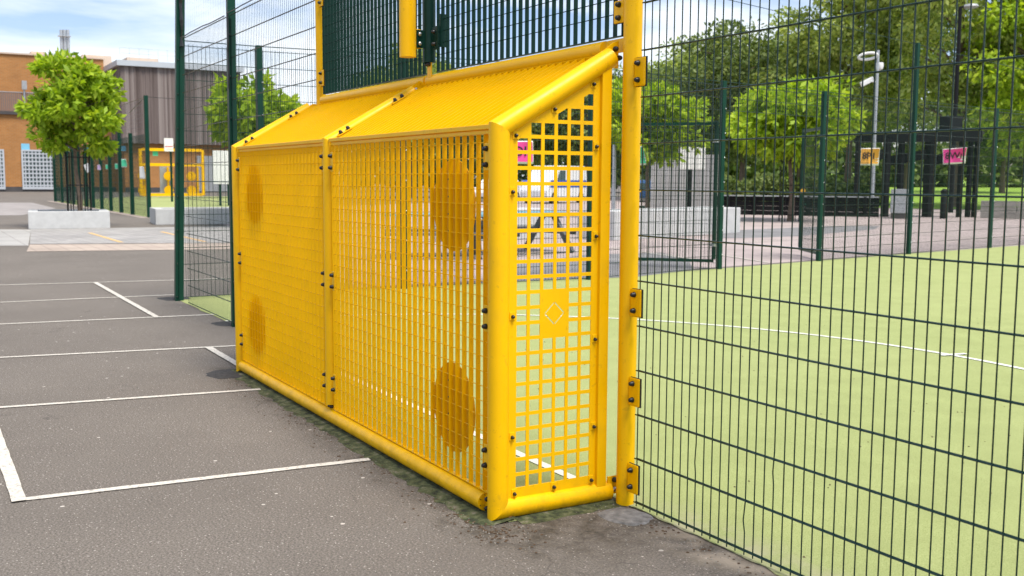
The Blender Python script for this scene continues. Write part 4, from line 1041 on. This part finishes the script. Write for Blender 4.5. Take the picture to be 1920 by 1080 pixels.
for k in range(3):
    s = 0
    while s < L: ln = random.uniform(.35, .6); p0 = a+dv*s; p1 = a+dv*min(L, s+ln-.02); MB().bar(p0+Vector((0, 0, .12+k*.24)), p1+Vector((0, 0, .12+k*.24)), .3+random.uniform(0, .05), .225).build('stone', 'stone', sw); s += ln
# lamp posts
q = B(1637, 43.6); lp = thing('lamp_post', q, 'slim grey lamp post with looped lamp head and cameras', 'lamp post')
zt = ZH(1640, 97, 43.6)
MB().tube(q, q+Vector((0, 0, zt)), .085, .05, n=10).build('pole', 'galv', lp, True)
hd = q+Vector((0, 0, zt-.25)); dvec = Vector((-.501, -.866, 0))
mb = MB(); mb.path([hd+dvec*(.42+.36*math.cos(a_))+Vector((.12*math.sin(a_), .07*math.sin(a_), .13*math.sin(a_))) for a_ in np.linspace(0, 2*math.pi, 17)], [.055]*17, 8); mb.build('lamp_head', 'white_paint', lp, True)
p = W(1649, 124, 43.4); MB().lathe([(.05, .16), (.15, .14), (.17, 0), (.14, -.12), (.05, -.18)], 12, c=p).build('dome_camera', 'white_paint', lp, True)
MB().tube(p+Vector((0, 0, .1)), Vector((q.x, q.y, p.z+.1)), .03, n=6).build('arm', 'white_paint', lp)
p = W(1626, 152, 43.4); MB().bar(p+dvec*.25+Vector((0, 0, -.15)), p-dvec*.25+Vector((0, 0, .1)), .2, .2).build('camera_housing', 'white_paint', lp, bevel=.03)
MB().tube(p, Vector((q.x, q.y, p.z-.05)), .03, n=6).build('arm', 'white_paint', lp)
q = B(1785, 50); dl = thing('lamp_post', q, 'tall dark lamp post with a single head at the top right', 'lamp post')
zt = ZH(1785, 18, 50)
MB().tube(q, q+Vector((0, 0, zt)), .13, .08, n=10).build('pole', 'black_metal', dl, True)
MB().lathe([(.08, .14), (.30, .10), (.36, 0), (.28, -.06), (.05, -.10)], 12, c=q+Vector((.25, .42, zt))).build('lamp_head', 'grey_metal', dl, True)
MB().tube(q+Vector((0, 0, zt-.02)), q+Vector((.25, .42, zt+.08)), .05, n=6).build('arm', 'black_metal', dl)
# grey post seen between the goal and the tall post
q = G(1151, 385); q = B(1151, 40); sp = thing('steel_post', q, 'slim grey steel post beyond the end fence', 'post')
MB().tube(q, q+Vector((0, 0, ZH(1151, 275, 40))), .075, n=10).build('tube', 'galv', sp, True)
MB().lathe([(.08, 0), (.08, .05), (.03, .09)], 10, c=q+Vector((0, 0, ZH(1151, 275, 40)))).build('cap', 'galv', sp)

def vehicle(name, c, ang, prof, wins, wd, body, label, cat, wheels, wr, stripe=None):
    t = thing(name, c, label, cat); M = Matrix.Translation(c) @ Matrix.Rotation(ang, 4, 'Z')
    MB().prism(prof, 'y', -wd/2, wd/2).xf(M).build('body', body, t, bevel=.05)
    for poly in wins:
        for s in (-1, 1): MB().prism(poly, 'y', s*(wd/2-.01), s*(wd/2+.012)).xf(M).build('side_window', 'glass_dark', t)
    x0 = min(p[0] for p in prof); x1 = max(p[0] for p in prof); zt = max(p[1] for p in prof)
    for x in wheels:
        for s in (-1, 1):
            wh = MB().tube((x, s*(wd/2-.2), wr), (x, s*(wd/2+.02), wr), wr, n=20).xf(M).build('wheel', 'tyre', t, True)
            MB().tube((x, s*(wd/2+.0), wr), (x, s*(wd/2+.035), wr), wr*.6, n=14).xf(M).build('rim', 'galv', wh)
    for s in (-1, 1):
        MB().box((x1-.02, s*(wd/2-.2), .85), (.08, .22, .2)).xf(M).build('tail_light', 'red_lens', t)
        MB().box((x0+.02, s*(wd/2-.25), .75), (.08, .3, .16)).xf(M).build('headlight', 'paper_white', t)
    MB().box((x1+.005, 0, .75), (.03, .5, .12)).xf(M).build('number_plate', 'amber', t)
    MB().box((x1-.03, 0, zt*.72), (.10, wd*.72, zt*.24)).xf(M).build('rear_window', 'glass_dark', t)
    if stripe:
        for s in (-1, 1): MB().span((x0+.4, s*(wd/2+.004), stripe[0]), (x1-.1, s*(wd/2+.014), stripe[1])).xf(M).build('side_stripe', 'van_stripe', t)
    return t
van_p = [(-2.6, .35), (2.5, .35), (2.55, 1.2), (2.45, 2.25), (2.2, 2.35), (-1.0, 2.35), (-1.75, 1.35), (-2.5, 1.1), (-2.65, .8)]
q = B(1040, 66); vehicle('white_van', q, R_(118), van_p, [[(-1.45, 1.4), (-.35, 1.4), (-.35, 2.05), (-1.05, 2.05)]], 1.95, 'car_white', 'white van with a blue side stripe parked beyond the picnic table', 'van', (-1.75, 1.7), .36, (1.0, 1.45))
car_p = [(-2.0, .3), (1.95, .3), (2.02, .8), (1.85, 1.0), (1.45, 1.45), (.9, 1.5), (-.35, 1.47), (-1.05, .98), (-1.9, .85), (-2.05, .6)]
cwin = [[(-.85, .98), (.15, 1.0), (.15, 1.38), (-.3, 1.38)], [(.22, 1.0), (1.35, 1.0), (1.15, 1.36), (.22, 1.39)]]
q = B(1200, 72); vehicle('blue_car', q, R_(-40), car_p, cwin, 1.75, 'car_blue', 'blue hatchback parked beside the pale ribbed wall', 'car', (-1.3, 1.25), .32)
q = B(930, 70); vehicle('white_car', q, R_(118), car_p, cwin, 1.75, 'car_white', 'white car parked left of the van behind the side plate', 'car', (-1.3, 1.25), .32)

# ------------------------------------------------------------------ loose grit and leaf litter
def scatter(name, pts, size, mat, label, cat, seed, flat=.5):
    r = np.random.default_rng(seed); mb = MB()
    for x, y, z in pts:
        s = size*r.uniform(.4, 1.3); a = r.uniform(0, 6.28)
        base = [(math.cos(a+k*1.2566)*s*r.uniform(.6, 1), math.sin(a+k*1.2566)*s*r.uniform(.6, 1)) for k in range(5)]
        h = s*flat
        mb.add([(x+u, y+v_, z) for u, v_ in base] + [(x+u*.6, y+v_*.6, z+h) for u, v_ in base], [tuple(range(5, 10))] + [(k, (k+1) % 5, 5+(k+1) % 5, 5+k) for k in range(5)])
    o = mb.build(name, mat); o['kind'] = 'stuff'; meta(o, label, cat)
r = np.random.default_rng(31)
pts = [(r.uniform(-4.2, .1), -.70-abs(r.normal())*.17, .0) for _ in range(420)] + [(r.uniform(-.1, 2.3), -.02-abs(r.normal())*.12, 0) for _ in range(380)] + [(-.12+r.normal()*.15, -.70+r.normal()*.10, 0) for _ in range(120)] + [(-.05+r.normal()*.12, -.12+r.normal()*.1, .004) for _ in range(60)]
scatter('loose_grit', pts, .0045, 'pebble', 'pale grit lying along the foot of the goal and fence', 'grit', 1, .7)
pts = [(r.uniform(-4.2, .05), -.72-abs(r.normal())*.10, .001) for _ in range(260)] + [(-.12+r.normal()*.13, -.69+r.normal()*.07, .002) for _ in range(160)] + [(r.uniform(-.1, 1.9), -.03-abs(r.normal())*.06, .001) for _ in range(140)]
scatter('leaf_litter', pts, .0075, 'litter', 'brown leaf litter caught along the foot of the goal', 'litter', 2, .3)
pts = [(r.uniform(-8, 2.5), r.uniform(-3.3, -.6), .0) for _ in range(170)]
scatter('stone_chips', pts, .006, 'pebble', 'scattered pale stone chips on the tarmac', 'grit', 3, .6)
pts = [(r.uniform(-7, 2.2), r.uniform(.1, 7.5), .005) for _ in range(230)]
scatter('turf_debris', pts, .0065, 'litter', 'scattered brown bits lying on the turf', 'litter', 4, .4)
